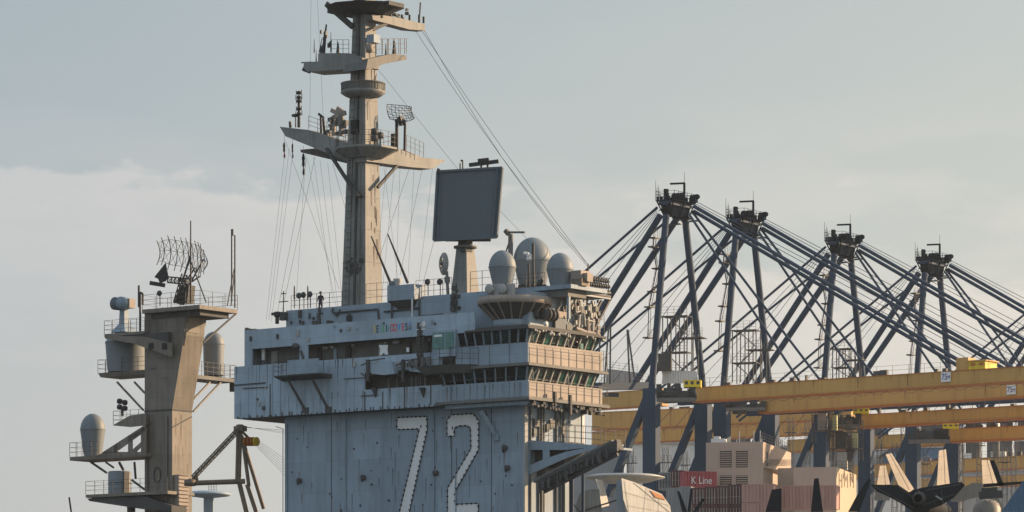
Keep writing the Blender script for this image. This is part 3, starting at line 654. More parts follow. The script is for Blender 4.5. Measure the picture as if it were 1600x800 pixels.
# bridge roof machinery
w = IS.W(IS.X(870, 512, .2)); RM = T('roof_machinery', 'jumble of vent ducts, reels and lamps on the bridge roof below the truss platform', 'machinery', w)
def rx(px, py, c=.2): return RM.X(px, py, c)
m = MB(); RM.polyX(m, [(826, 512), (826, 492), (840, 476), (868, 478), (868, 519)], .0, 2.5); m.build('vent_housing', 'hull', RM)
m = MB(); RM.polyX(m, [(868, 519), (868, 498), (878, 496), (899, 510), (899, 516), (884, 520)], .3, 2.0); m.build('dark_hood', 'panel', RM)
m = MB(); RM.polyX(m, [(871, 486), (890, 488), (890, 498), (874, 496)], .35, 1.2); m.build('duct', 'shield', RM)
for i, px in enumerate((849, 855, 861, 866)):
    c = rx(px, 490 + i, .4); MB().lathe(c, [(.0, -.06), (.42, -.1), (.42, .06), (0, .1)], 16, 'y').build('cable_reel', 'under', RM)
MB().lathe(rx(852, 506, .5), [(0, -.1), (.15, -.08), (.18, .1), (0, .15)], 12, 'x').build('lamp', 'white', RM)
MB().lathe(rx(840, 490, .1), [(0, -.1), (.4, -.08), (.42, .1), (0, .15)], 14, 'x').build('fan', 'under', RM)
for p, r, k, mt in (((905, 492), (903, 514), .12, 'pale'), ((912, 485), (914, 510), .08, 'pale'), ((918, 500), (918, 524), .14, 'shield'), ((926, 500), (926, 526), .1, 'pale'), ((898, 470), (900, 488), .07, 'pale'), ((900, 488), (907, 486), .07, 'pale'), ((907, 486), (906, 470), .07, 'pale'), ((899, 513), (915, 519), .16, 'shield'), ((915, 520), (935, 524), .2, 'shield'), ((917, 500), (929, 503), .08, 'pale'), ((888, 521), (925, 525), .16, 'shield'), ((931, 516), (931, 527), .25, 'shield')):
    MB().tube(rx(*p, .35), rx(*r, .35), k, 8).build('pipe', mt, RM)
m = MB()
for i in range(60):
    c = rx(rnd.uniform(878, 936), rnd.uniform(472, 522), rnd.uniform(-.6, .3)); k = rnd.uniform(.04, .17); m.box(c.x - k, c.x + k, c.y - k, c.y + k, c.z - k, c.z + k * rnd.uniform(.8, 2.5))
m.build_each('fitting', 'plat', RM)
m = MB()
for i in range(30):
    c = rx(rnd.uniform(880, 936), rnd.uniform(474, 522), rnd.uniform(.1, .4)); k = rnd.uniform(.03, .09); m.box(c.x - k, c.x + k, c.y - k, c.y + k, c.z - k, c.z + k * rnd.uniform(1, 4))
m.build_each('fitting', 'pale', RM)
m = MB(); RM.polyX(m, [(880, 470), (938, 475), (926, 522), (888, 518)], -.8, .8); m.build('backing_wall', 'hull', RM)
MB().rail([rx(928, 520, -.1), rx(944, 524, -.1)], 1.7, .6).build('railing', 'rail', RM)

# panel radar
w = on_island(727, 3.2, 0); s = w.y / F
PR = T('panel_radar', 'big flat dark square radar panel on a tapering rust streaked pedestal', 'radar', (w.x, w.y, CZ + (HZ - 462) * s))
def frus(c0, r0, c1, r1, n=4, rot=math.pi / 4):
    A = [(c0[0] + r0 * math.cos(rot + 2 * math.pi * i / n), c0[1] + r0 * math.sin(rot + 2 * math.pi * i / n), c0[2]) for i in range(n)]
    B_ = [(c1[0] + r1 * math.cos(rot + 2 * math.pi * i / n), c1[1] + r1 * math.sin(rot + 2 * math.pi * i / n), c1[2]) for i in range(n)]
    return A, B_
zt = (462 - 388) * s
m = MB(); m.prism(*frus((0, 0, 0), 1.05, (0, 0, zt), .66)); m.build('pedestal', 'mastp', PR)
m = MB().lathe((0, 0, 0), [(0, zt), (.85, zt), (.85, zt + .15), (.55, zt + .2), (.5, zt + .7)], 16); m.build('turntable', 'plat', PR)
# panel stands in its own plane, turned to face the camera and slightly tilted
u = Vector((1, -.12, 0)).normalized(); ul = Vector((u.dot(ex), u.dot(ey), 0)); nl = Vector((-u.y, u.x, 0)); nl = Vector((nl.dot(ex), nl.dot(ey), 0))
def PP(px, py, d=0):
    yw_ = w.y - 1.0; p = P(px, py, yw_ - .12 * (px - 732) * s); return PR.l(p) + nl * d
pts = [(684, 268), (785, 262), (776, 371), (678, 376)]
MB().prism([PP(*p, 0) for p in pts], [PP(*p, .45) for p in pts]).build('antenna_face', 'panel', PR)
for a, b in (((684, 268), (678, 376)), ((785, 262), (776, 371)), ((684, 268), (785, 262)), ((678, 376), (776, 371)), ((689, 268), (684, 376)), ((778, 263), (770, 371))):
    MB().bar(PP(*a, -.05), PP(*b, -.05), .16, .16).build('frame_edge', 'panel', PR)
m = MB(); m.bar(PP(694, 372, .7), PP(765, 372, .7), .3, .3); m.bar(PP(727, 376, .6), PP(727, 392, .6), .8, .5); m.bar(PP(725, 280, .5), PP(728, 380, .5), .6, .6); m.build('back_frame', 'under', PR)
m = MB().bar(PP(733, 258), PP(779, 252), .25, .26); m.bar(PP(747, 252), PP(764, 250), .35, .3); m.tube(PP(752, 256), PP(752, 264), .08); m.tube(PP(762, 255), PP(762, 264), .08); m.build('identification_bar', 'ant', PR)
m = MB(); m.tube(PP(719, 266), PP(719, 255), .05); m.tube(PP(723, 266), PP(723, 250), .05); m.lathe(PP(721, 251), [(0, -.08), (.1, 0), (0, .1)], 8); m.build('aerial', 'ant', PR)
m = MB(); m.bar(PP(684, 272, -.1), PP(686, 264, -.1), .3, .2); m.build('corner_bracket', 'under', PR)

# ring antenna
w = on_island(696, 2.6, zr2 - .0)
RA = T('ring_antenna', 'small ribbed ring shaped antenna on a short post, left of the big panel radar', 'antenna', w)
s = w.y / F
c = RA.l(P(692, 412, w.y)); 
m = MB()
for k, dx in ((.58, -.12), (.5, 0), (.42, .1)):
    for i in range(20):
        t0, t1 = 2 * math.pi * i / 20, 2 * math.pi * (i + 1) / 20
        f = lambda t: c + Vector((k * .9 * math.cos(t), -dx - .25 * math.cos(t), .75 * k / .58 * math.sin(t)))
        m.tube(f(t0), f(t1), .09, 6)
m.build('ring', 'pale', RA)
m = MB()
for t in (0, 2.1, 4.2): m.tube(c, c + Vector((.45 * math.cos(t), 0, .6 * math.sin(t))), .05)
m.lathe(c, [(0, -.1), (.16, -.1), (.16, .1), (0, .1)], 12, 'y'); m.build('hub', 'under', RA)
b0 = RA.l(P(700, 459, w.y)); b1 = RA.l(P(698, 424, w.y)); m = MB().tube((b0.x, b0.y, 0), b1, .12, 10); m.tube(b0.lerp(b1, .5), b0.lerp(b1, .75), .22, 10); m.build('post', 'mastp', RA)

# whip launcher box
w = on_island(627, 1.2, zB1)
WB = T('whip_antenna_mount', 'grey box mount with two dark whip aerials leaning left', 'antenna', w)
a, b = WB.Y(605, 447, 0), WB.Y(647, 467, 0)
MB().box(a.x, b.x, 0, 1.4, b.z, a.z).build('housing', 'hull', WB)
m = MB(); m.prism([(a.x, 0, b.z - .002), (b.x, 0, b.z - .002), (b.x, 1.4, b.z - .002), (a.x, 1.4, b.z - .002)], [(a.x + .7, .4, b.z - .6), (b.x - .3, .4, b.z - .6), (b.x - .3, 1.4, b.z - .6), (a.x + .7, 1.4, b.z - .6)]); m.build('support', 'under', WB)
MB().tube(WB.Y(644, 467, -.02), WB.Y(644, 500, -.02), .06).build('post', 'white', WB)
for p, r in (((580, 369), (611, 444)), ((606, 366), (637, 442))):
    m = MB().tube(WB.Y(*r, .4), WB.Y(*p, .4), .11, 6, .05); WB_o = m.build('whip', 'ant', WB)
m = MB().lathe(WB.Y(621, 440, .5), [(.22, -.3), (.3, .05), (.32, .2), (0, .22)], 14); m.build('lamp', 'pale', WB)
m = MB().lathe(WB.Y(613, 447, .3), [(.3, 0), (.25, .25), (0, .4)], 12); m.build('lamp', 'panel', WB)

# T pole behind the left radome
w = on_island(797, 4.4, zr2); TP = T('tee_pole', 'dark post with a flat crossbar, rising behind the leftmost radome', 'antenna', w)
m = MB().tube((0, 0, 0), TP.Y(798, 366, 0), .18, 8); m.tube(TP.Y(791, 392, 0), TP.Y(797, 375, 0), .06); m.build('post', 'plat', TP)
m = MB().bar(TP.Y(791, 363, 0), TP.Y(820, 363, 0), .12, .14); m.bar(TP.Y(790, 360, 0), TP.Y(795, 366, 0), .3, .3); m.build('crossbar', 'plat', TP)
w = on_island(834, 3.2, zr2); VP_ = T('lamp_pole', 'slim dark pole with a white lamp cluster in front of the biggest radome', 'antenna', w)
m = MB().tube((0, 0, 0), VP_.Y(833, 380, 0), .07); m.tube(VP_.Y(833, 398, 0), VP_.Y(833, 380, 0), .1); m.build('pole', 'ant', VP_)
m = MB().tube(VP_.Y(827, 450, 0), VP_.Y(826, 412, 0), .08); m.build('side_pole', 'under', VP_)
m = MB()
for px, py in ((820, 396), (824, 397), (826, 401), (828, 399), (825, 405), (829, 405)): m.lathe(VP_.Y(px, py, -.1), [(0, -.1), (.13, -.05), (.13, .1), (0, .14)], 8)
m.build_each('lamp', 'white', VP_)

# small deck items along roof rail
def small(kind, label, cat, px, py0, c, fn, group=None):
    w = on_island(px, c, 0); s_ = w.y / F; D = T(kind, label, cat, (w.x, w.y, CZ + (HZ - py0) * s_), ANG, group); fn(D); return D
def flood(D):
    MB().tube((0, 0, 0), (0, 0, .8), .04).build('post', 'rail', D); MB().lathe((0, -.05, 1.0), [(0, -.12), (.2, -.12), (.24, 0), (.14, .15), (0, .18)], 14, 'y').build('lamp_head', 'under', D)
for i, (px, py, t) in enumerate(((468, 483, 'leftmost floodlight on the roof rail, left of the standing crewman'), (475, 482, 'middle floodlight on the roof rail, left of the standing crewman'), (485, 481, 'floodlight on the roof rail nearest the standing crewman'))): small('floodlight', t, 'lamp', px, py, 1.9, flood, 'round floodlights on the roof rail')
for px, t in ((669, 'left one of two round floodlights on the rail beside the ring antenna'), (688, 'right one of two round floodlights on the rail beside the ring antenna')): small('floodlight', t, 'lamp', px, 462, 2.4, flood, 'round floodlights on the roof rail')
def whip(D): MB().tube((0, 0, 0), (0, 0, 1.7), .035).build('rod', 'ant', D); MB().tube((0, 0, .7), (0, 0, 1.6), .07, 6, .05).build('sleeve', 'ant', D)
for px, t in ((460, 'short dark whip aerial at the left end of the roof rail'), (481, 'short dark whip aerial between the roof floodlights and the crewman')): small('whip_aerial', t, 'antenna', px, 482, 1.85, whip, 'short whip aerials on the roof')
def vane(D):
    m = MB().tube((0, 0, 0), (0, 0, 1.6), .04); m.tube((-.45, 0, .8), (.45, 0, .8), .04); m.tube((-.25, 0, 1.4), (.25, 0, 1.4), .04); m.build('cross_mast', 'ant', D)
    MB().box(-.25, .25, -.2, .2, -.6, 0).build('base', 'under', D)
small('cross_aerial', 'thin cross shaped aerial at the left end of the deckhouse', 'antenna', 443, 488, 1.4, vane)
def gun(D): MB().box(-.1, .1, -.1, .1, 0, .6).build('post', 'ant', D); m = MB().bar((-.5, 0, .75), (.5, 0, .75), .18, .2); m.box(-.2, .2, -.1, .1, .5, .9); m.build('head', 'ant', D)
small('sighting_device', 'dark sighting telescope on a post at the left corner of the upper bulwark', 'instrument', 433, 506, PA + .6, gun)
def elec(D):
    m = MB()
    for i in range(14): k = rnd.uniform(.06, .2); x = rnd.uniform(-.3, .3); z = rnd.uniform(0, 1.7); m.box(x - k, x + k, -.2, .1, z, z + k * 2)
    m.tube((0, 0, -.8), (0, 0, 2), .05); m.build_each('box', 'under', D)
small('equipment_stack', 'dark stack of boxes on the wall left of the flared tub', 'equipment', 713, 487, .3, elec)
small('equipment_stack', 'dark stack of boxes at the foot of the lamp pole, between radomes', 'equipment', 846, 478, 2.6, elec)

# crewman standing at the roof rail (skin modifier figure)
def person(w, label, ang=0):
    me = bpy.data.meshes.new('person')
    J = [(0, 0, .93, .13), (0, 0, 1.12, .13), (0, 0, 1.32, .15), (0, 0, 1.46, .06), (0, .01, 1.53, .055), (0, -.01, 1.62, .095), (0, 0, 1.72, .085),
         (-.1, 0, .88, .09), (-.11, -.01, .48, .062), (-.11, .02, .09, .045), (-.11, -.13, .04, .035), (.1, 0, .88, .09), (.11, -.01, .48, .062), (.11, .02, .09, .045), (.11, -.13, .04, .035),
         (-.19, 0, 1.40, .062), (-.25, .02, 1.13, .045), (-.2, -.18, 1.02, .035), (.19, 0, 1.40, .062), (.25, .02, 1.13, .045), (.2, -.18, 1.02, .035)]
    E = [(0, 1), (1, 2), (2, 3), (3, 4), (4, 5), (5, 6), (0, 7), (7, 8), (8, 9), (9, 10), (0, 11), (11, 12), (12, 13), (13, 14), (2, 15), (15, 16), (16, 17), (2, 18), (18, 19), (19, 20)]
    me.from_pydata([j[:3] for j in J], E, []); me.materials.append(M['cloth'])
    o = bpy.data.objects.new('person', me); COL.objects.link(o); o.location = w; o.rotation_euler = (0, 0, ang)
    md = o.modifiers.new('skin', 'SKIN')
    if not me.skin_vertices: 
        bm = bmesh.new(); bm.from_mesh(me); bm.verts.layers.skin.verify(); bm.to_mesh(me); bm.free()
    for i, j in enumerate(J): me.skin_vertices[0].data[i].radius = (j[3], j[3]); me.skin_vertices[0].data[i].use_root = i == 0
    ss = o.modifiers.new('sub', 'SUBSURF'); ss.levels = 2; ss.render_levels = 2
    tagged(o, label, 'person')
    h = MB().lathe((0, -.015, 1.64), [(.0, -.1), (.06, -.09), (.088, -.03), (.092, .0), (.0, .0)], 14); h.build('head_skin', 'skin', o)
    h = MB().lathe((0, -.005, 1.66), [(.105, -.02), (.11, .03), (.085, .09), (0, .12)], 16); h.box(-.06, .06, -.2, -.08, -.02 + 1.66, 1.67); h.build('cap', 'cloth', o)
    for x in (-.2, .2):
        m = MB().box(x - .035, x + .035, -.25, -.17, .98, 1.01)
        for k in range(4): m.tube((x - .027 + k * .018, -.25, 1.0), (x - .027 + k * .018, -.30 + abs(k - 1.5) * .01, .975), .009, 6)
        m.tube((x + .035 * (-1 if x > 0 else 1), -.19, 1.0), (x + .06 * (-1 if x > 0 else 1), -.23, .985), .01, 6); m.build('hand', 'skin', o)
person(IS.W((xy(501, 5.4), 5.4, zr1)), 'crewman in dark coverall and cap standing at the roof rail left of the tall mast', R(-25))

# ================================================================ the tall mast
w = on_island(570, 3.2, zr1 + .001)
MS = T('main_mast', 'tall tapering grey mast column with sunlit right side and several antenna platforms', 'mast', w)
def my(px, py, c=0): return MS.Y(px, py, c)
def mx(px, py, c=0): return MS.X(px, py, c)
a0, a1 = my(533, 484), my(571, 484); b0, b1 = my(549, 4), my(567, 4); d0 = mx(598, 480, a1.x).y; d1 = mx(582, 10, b1.x).y
zt = b1.z + 1
MB().prism([(a0.x, 0, 0), (a1.x, 0, 0), (a1.x, d0, 0), (a0.x, d0, 0)], [(b0.x, .3, zt), (b1.x, .3, zt), (b1.x, .3 + d1, zt), (b0.x, .3 + d1, zt)]).build('column', 'mastp', MS)
def YP(name, pts, c, d, mt, par=None): m = MB(); MS.polyY(m, pts, c, d); return m.build(name, mt, par or MS)
for t_, w_ in ((.3, .05), (.55, .09), (.75, .04)):
    p = Vector((a0.x + (a1.x - a0.x) * t_, -.05, .2)); r = Vector((b0.x + (b1.x - b0.x) * t_, .24, zt)); MB().tube(p, r, w_, 6).build('cable_run', 'under' if w_ > .08 else 'mastp', MS)
for i in range(44):
    t_ = (i + .5) / 44; p = Vector((a0.x + (a1.x - a0.x) * .12, -.1, 0)).lerp(Vector((b0.x + (b1.x - b0.x) * .12, .2, zt)), t_); MB().bar(p, p + Vector((.4, 0, 0)), .04, .04).build('rung', 'rail', MS)
q_ = my(553, 415); m = MB()
for i in range(36): k = rnd.uniform(.03, .16); x = q_.x + rnd.uniform(-.75, .75); z = q_.z + rnd.uniform(-.7, .5); m.box(x - k, x + k, -.05, .12, z - k * .6, z + k * rnd.uniform(.5, 1.4))
m.build_each('exhaust_fitting', 'under', MS)
for k in range(9): z = 1 + k * 2.4; t_ = z / zt; MB().box(a0.x + (b0.x - a0.x) * t_ - .02, a1.x + (b1.x - a1.x) * t_ + .02, .3 * t_ - .03, .3 * t_ + d0 + (d1 - d0) * t_ + .01, z, z + .05).build('weld_band', 'mastp', MS)
for i in range(40):
    z = rnd.uniform(1, zt - 3); t_ = z / zt; xa_, xb_ = a0.x + (b0.x - a0.x) * t_, a1.x + (b1.x - a1.x) * t_; h = rnd.uniform(.3, 1.6); w = rnd.uniform(.02, .06)
    if i % 2: p = Vector((rnd.uniform(xa_ + .1, xb_ - .1), .3 * t_ - .02, z)); A = [p + Vector((-w, 0, 0)), p + Vector((w, 0, 0)), p + Vector((w * .3, -.02, -h)), p + Vector((-w * .3, -.02, -h))]; o_ = Vector((0, .015, 0))
    else: p = Vector((xb_ + .02, .3 * t_ + rnd.uniform(.1, .9) * (d0 + (d1 - d0) * t_), z)); A = [p + Vector((0, -w, 0)), p + Vector((0, w, 0)), p + Vector((.01, w * .3, -h)), p + Vector((.01, -w * .3, -h))]; o_ = Vector((-.015, 0, 0))
    MB().prism(A, [q2 + o_ for q2 in A]).build('rust_run', 'stain' if i % 3 else 'soot', MS)
# arms (long yards) built in their planes
YP('yardarm', [(437, 198), (482, 203), (540, 222), (556, 228), (556, 244), (540, 251), (446, 213)], .2, 1.3, 'mastp')
YP('yardarm_wing', [(469, 234), (500, 231), (540, 244), (545, 256), (470, 238)], 1.6, .5, 'plat')
m = MB(); MS.polyX(m, [(573, 238), (631, 233), (660, 246), (697, 250), (676, 264), (640, 261), (590, 254), (573, 252)], a1.x + .15, 1.2); m.build('yardarm', 'mastp', MS)
hx = [(548, 226), (590, 222), (632, 225)]
zc1 = my(570, 226, -.8).z
m = MB(); n = 8; ctr = Vector((a1.x - .6, .8, 0))
A, B_ = frus((ctr.x, ctr.y, zc1 - .75), 1.3, (ctr.x, ctr.y, zc1 - .15), 2.35, 8, math.pi / 8); m.prism(A, B_)
A, B_ = frus((ctr.x, ctr.y, zc1 - .148), 2.4, (ctr.x, ctr.y, zc1), 2.4, 8, math.pi / 8); m.prism(A, B_); m.build('platform', 'mastp', MS)
m = MB(); pts = [Vector((ctr.x + 2.3 * math.cos(math.pi / 8 + math.pi / 4 * i), ctr.y + 2.3 * math.sin(math.pi / 8 + math.pi / 4 * i), zc1)) for i in range(9)]
m.rail(pts, 1.1, .9, .03); m.build('railing', 'rail', MS)
m = MB().rail([my(482, 202, .3), my(540, 222, .3)], 1.0, 1.0, .03); m.rail([my(482, 202, 1.4), my(540, 222, 1.4)], 1.0, 1.0, .03); m.build('railing', 'rail', MS)
m = MB().rail([mx(635, 234, .6), mx(662, 246, .6)], 1.1, .6, .03); m.build('railing', 'rail', MS)
for p, r in (((510, 232), (549, 292)), ((549, 290), (560, 305))): MB().bar(my(*p, -.2), my(*r, -.2), .22, .22).build('strut', 'under', MS)
MB().bar(mx(620, 259, .3), mx(590, 293, .3), .2, .2).build('strut', 'under', MS)
MB().bar(my(557, 301, -.2), my(562, 307, -.2), .5, .2).build('strut_foot', 'under', MS)
# ring walkway
c = ctr.copy(); c.x = (my(548, 130).x + my(567, 130).x) / 2; c.y = .75; zr_ = my(567, 137, -.5).z
rr = 1.62
MB().lathe((c.x, c.y, 0), [(.9, zr_ - .5), (1.35, zr_ - .4), (rr * 1.04, zr_ - .16), (rr * 1.02, zr_), (0, zr_)], 10).build('ring_platform', 'mastp', MS)
m = MB()
for i in range(44): t = 2 * math.pi * i / 44; m.tube((c.x + rr * math.cos(t), c.y + rr * math.sin(t), zr_), (c.x + rr * math.cos(t), c.y + rr * math.sin(t), zr_ + .55), .045, 4)
m.lathe((c.x, c.y, 0), [(rr - .04, zr_ + .5), (rr + .05, zr_ + .5), (rr + .05, zr_ + .58), (rr - .04, zr_ + .58)], 30); m.lathe((c.x, c.y, 0), [(rr - .08, zr_ + .02), (rr - .07, zr_ + .5)], 30); m.build('ring_guard', 'plat', MS)
# upper platform
YP('platform', [(497, 83), (545, 83), (566, 90), (566, 103), (545, 108), (480, 112), (474, 105), (475, 97), (497, 96)], -.3, 2.0, 'mastp')
m = MB(); MS.polyX(m, [(575, 92), (612, 84), (634, 86), (636, 93), (600, 100), (580, 108), (572, 108)], .5, 2.2); m.build('platform', 'plat', MS)
m = MB().rail([my(518, 83, -.2), my(545, 83, -.2)], 1.0, .6, .03); m.rail([mx(588, 85, .4), mx(635, 84, .4)], 1.15, .7, .035); m.rail([mx(588, 85, -1.4), mx(632, 84, -1.4)], 1.15, .7, .035); m.build('railing', 'rail', MS)
m = MB(); m.box(*(lambda a_: (a_.x - .1, a_.x + .6, a_.y - .2, a_.y + .5, a_.z - .5, a_.z + .1))(mx(577, 57, .2))); m.build('lamp_housing', 'hull', MS)
m = MB().lathe(mx(577, 74, .6), [(0, -.45), (.25, -.35), (.3, .2), (0, .3)], 12); m.build('lamp', 'shield', MS)
for p, r, k in (((505, 83), (510, 38), .16), ((499, 82), (503, 60), .06), ((517, 82), (517, 50), .05), ((491, 82), (491, 61), .05), ((494, 96), (494, 78), .05), ((528, 83), (528, 66), .14), ((616, 86), (616, 64), .18), ((603, 86), (603, 68), .08)):
    f = my if p[0] < 560 else mx; MB().tube(f(*p, .1), f(*r, .1), k, 8, k * .35).build('aerial', 'ant', MS)
m = MB()
for i in range(9): k = rnd.uniform(.05, .14); q_ = my(508 + rnd.uniform(-9, 9), 50 + i * 3.5, .1); m.box(q_.x - k, q_.x + k, q_.y - k, q_.y + k, q_.z - k * 2, q_.z + k * 2)
m.build_each('aerial_fitting', 'ant', MS)
m = MB(); m.tube(my(474, 108, 0), my(484, 112, 0), .16); m.tube(my(471, 98, 0), my(486, 97, 0), .05); m.build('pulley', 'under', MS)
# top platform under the frame's upper edge
zt2 = my(560, 14, -1).z
m = MB(); A, B_ = frus((c.x, .9, zt2 - .1), 1.6, (c.x, .9, zt2 + .5), 3.0, 10, .2); m.prism(A, B_); m.box(c.x - 3, c.x + 2.9, .2, 2, zt2 + .3, zt2 + .6); m.build('top_platform', 'under', MS)
m = MB().bar(my(510, 6, 0), my(551, 42, 0), .2, .4); m.bar(my(536, 10, .9), my(551, 26, .9), .15, .3); m.build('strut', 'under', MS)
m = MB(); MS.polyX(m, [(581, 22), (600, 24), (625, 28), (664, 38), (664, 48), (640, 46), (610, 38), (583, 31)], .5, .8); m.build('top_yard', 'mastp', MS)
m = MB().bar(mx(583, 44, .4), mx(615, 33, .4), .1, .14); m.bar(mx(583, 48, .4), mx(605, 38, .4), .08, .1)
m.build('yard_brace', 'under', MS); m = MB()
for px in (628, 640, 655, 662): m.tube(mx(px, 36, .1), mx(px, 20 + (px % 3) * 3, .1), .09)
m.tube(mx(655, 38, .1), mx(657, 4, .1), .06); m.build('yard_aerials', 'ant', MS); m = MB()
for i in range(30): k = rnd.uniform(.04, .14); q_ = mx(rnd.uniform(592, 640), rnd.uniform(12, 28), rnd.uniform(-1, .5)); m.box(q_.x - k, q_.x + k, q_.y - k, q_.y + k, q_.z - k, q_.z + k)
m.build_each('yard_fitting', 'under', MS)
# instruments on the long left yard
for p, r, k in (((467, 199), (467, 150), .12), ((462, 199), (462, 180), .05), ((502, 210), (501, 180), .1), ((508, 214), (505, 185), .12), ((498, 178), (506, 184), .1), ((454, 199), (453, 190), .12)):
    MB().tube(my(*p, .8), my(*r, .8), k, 8, k * .8).build('aerial', 'ant', MS)
m = MB()
for z_, w_ in ((145, .5), (152, .6), (158, .5), (170, .5), (178, .6)):
    q_ = my(467, z_, .8); m.lathe(q_, [(0, -.16), (.17, -.1), (.17, .1), (0, .16)], 10); m.tube(q_ - Vector((w_ / 2, 0, 0)), q_ + Vector((w_ / 2, 0, 0)), .03); m.tube(q_ + Vector((-w_ / 2, 0, -.15)), q_ + Vector((-w_ / 2, 0, .2)), .03); m.tube(q_ + Vector((w_ / 2, 0, -.15)), q_ + Vector((w_ / 2, 0, .2)), .03)
q_ = my(461, 181, .8); m.lathe(q_, [(0, -.12), (.26, -.05), (.26, .1), (0, .16)], 12); m.build_each('beacon', 'ant', MS)
m = MB()
for i in range(34): k = rnd.uniform(.05, .2); q_ = my(rnd.uniform(510, 541), rnd.uniform(180, 212), rnd.uniform(.2, 1)); m.box(q_.x - k, q_.x + k, q_.y - k, q_.y + k, q_.z - k, q_.z + k)
m.build_each('sensor', 'plat', MS)
m = MB(); 
for p, r in (((518, 172), (529, 178)), ((527, 169), (537, 176)), ((520, 184), (540, 176)), ((522, 181), (522, 212)), ((533, 178), (533, 212))): m.bar(my(*p, .5), my(*r, .5), .22, .3)
m.build('sensor_head', 'shield', MS)
m = MB(); m.box(*(lambda a_: (a_.x - .3, a_.x + .3, -.1, .3, a_.z - .5, a_.z + .5))(my(554, 198))); m.build('hatch', 'black', MS)
for px, py in ((585, 206), (594, 212), (585, 216)):
    q_ = mx(px, py, .9); m = MB().lathe(q_, [(0, -.25), (.25, -.2), (.27, .2), (0, .3)], 10); m.tube(q_, (q_.x, q_.y, zc1), .06); m.build('lamp', 'under', MS)
MB().rail([my(600, 165, 0), my(600, 165, 0) + Vector((.01, 0, 0))], .1).v
# spinning mesh radar
c = mx(620, 225, .6)
SR = T('mesh_radar', 'small curved wire mesh radar reflector on a dark post, right of the tall mast', 'radar', MS.W((c.x, c.y, zc1)))
ss_ = (c.y * .8 + MS.loc.y) / F
def SP(px, py, d=0): p = SR.l(P(px, py, SR.loc.y)); return p + Vector((-.6, -.8, 0)) * 0 + Vector((0, d, 0))
m = MB(); N_, K_ = 9, 6
def gp(i, j):
    u_ = i / N_; v_ = j / K_; px = 603 + 38 * u_ + 1.5 * v_ * 3; top_ = 161 + 4 * u_ + 3 * abs(u_ - .5); bot_ = 189 - 2 * abs(u_ - .4) * 4
    return SP(px, top_ + (bot_ - top_) * v_, .5 - 2.0 * (u_ - .5) ** 2 + .6 * (v_ - .5) ** 2)
for i in range(N_ + 1):
    for j in range(K_ + 1):
        if i < N_: m.tube(gp(i, j), gp(i + 1, j), .04 if j in (0, K_) else .028, 4)
        if j < K_: m.tube(gp(i, j), gp(i, j + 1), .045 if i in (0, N_) else .028, 4)
        if i < N_ and j < K_ and (i + j) % 2: m.tube(gp(i, j), gp(i + 1, j + 1), .022, 4)
m.build('reflector', 'ant', SR)
m = MB().tube((0, 0, 0), SP(620, 190), .13, 8); m.tube((.5, .3, 0), SP(633, 192), .1, 8); m.bar(SP(617, 188), SP(634, 190), .2, .2); m.bar(SP(625, 182), SP(628, 196), .3, .3); m.box(-.5, -.15, -.1, .3, 0, 1.3); m.build('post', 'ant', SR)
# flags on halyards
for (px, y0, y1, w_, mt, t) in ((444, 221, 248, 4, 'red', 'rolled dark signal flag with a red tip, leftmost of the three hanging flags'), (457, 223, 248, 3, 'black', 'thin rolled dark signal flag, middle one of three'), (474, 238, 275, 5, 'black', 'longest rolled dark signal flag, rightmost of the three')):
    w = MS.W(my(px, y1, .6)); FL = T('signal_flag', t, 'flag', w, ANG, 'signal flags under the left yard')
    h = (y1 - y0) * .0455; k = w_ * .0455 / 2
    m = MB(); m.lathe((0, 0, 0), [(.02, h * .35), (k, h * .5), (k * .8, h * .65), (k * 1.1, h * .8), (k * .5, h), (0, h)], 8); m.build('cloth', 'black', FL)
    m = MB(); m.lathe((.03, 0, 0), [(0, 0), (k * .9, h * .12), (k * .6, h * .3), (.02, h * .37)], 8); m.build('tail', 'red' if mt == 'red' else 'black', FL)
    MB().tube((0, 0, h), (0, 0, h + .6), .015, 4).build('cord', 'ant', FL)

# rigging wires
def wire(p0, p1, label, r=.018, grp='rigging wires', sag=0):
    a = Vector(p0); b = Vector(p1); m = MB(); n = 6 if sag else 1
    for i in range(n):
        f = lambda t: (b - a) * t + Vector((0, 0, -sag * 4 * t * (1 - t)))
        m.tube(f(i / n), f((i + 1) / n), r, 4)
    o = m.build('rigging_wire', 'ant'); o.location = a; tagged(o, label, 'wire', grp)
ORD = ['leftmost', 'second', 'third', 'fourth', 'fifth', 'sixth', 'seventh', 'eighth', 'ninth', 'tenth', 'eleventh', 'twelfth']
CNT = [0]
def NTH(reset=False):
    if reset: CNT[0] = 0
    CNT[0] += 1; return ORD[(CNT[0] - 1) % 12] + (' from left' if (CNT[0] - 1) % 12 else '')
WL = 'thin signal wire from the left yard to the roof'
for p, r in (((445, 240), (416, 500)), ((452, 232), (446, 330)), ((458, 235), (424, 502)), ((480, 245), (432, 496)), ((492, 245), (438, 500)), ((478, 240), (462, 478)), ((490, 245), (520, 470)), ((481, 250), (525, 478)), ((500, 250), (528, 480)), ((446, 220), (530, 452)), ((512, 254), (535, 470)), ((520, 256), (572, 440))):
    wire(MS.W(my(*p, .8)), MS.W(my(*r, .8)) if r[1] != 330 else MS.W(my(420, 500, .8)), WL + ', meeting it %s' % NTH(), .016, 'signal wires below the left yard')
for p, r in (((604, 256), (590, 398)), ((640, 262), (593, 402)), ((616, 262), (596, 470)), ((625, 262), (618, 462)), ((600, 262), (622, 440)), ((660, 262), (625, 430)), ((647, 262), (636, 462)), ((676, 262), (652, 462)), ((690, 330), (656, 462))):
    wire(MS.W(my(*p, .8)), MS.W(my(*r, .8)), 'thin signal wire from the right yard to the roof, meeting it %s' % NTH(p == (604, 256)), .016, 'signal wires below the right yard')
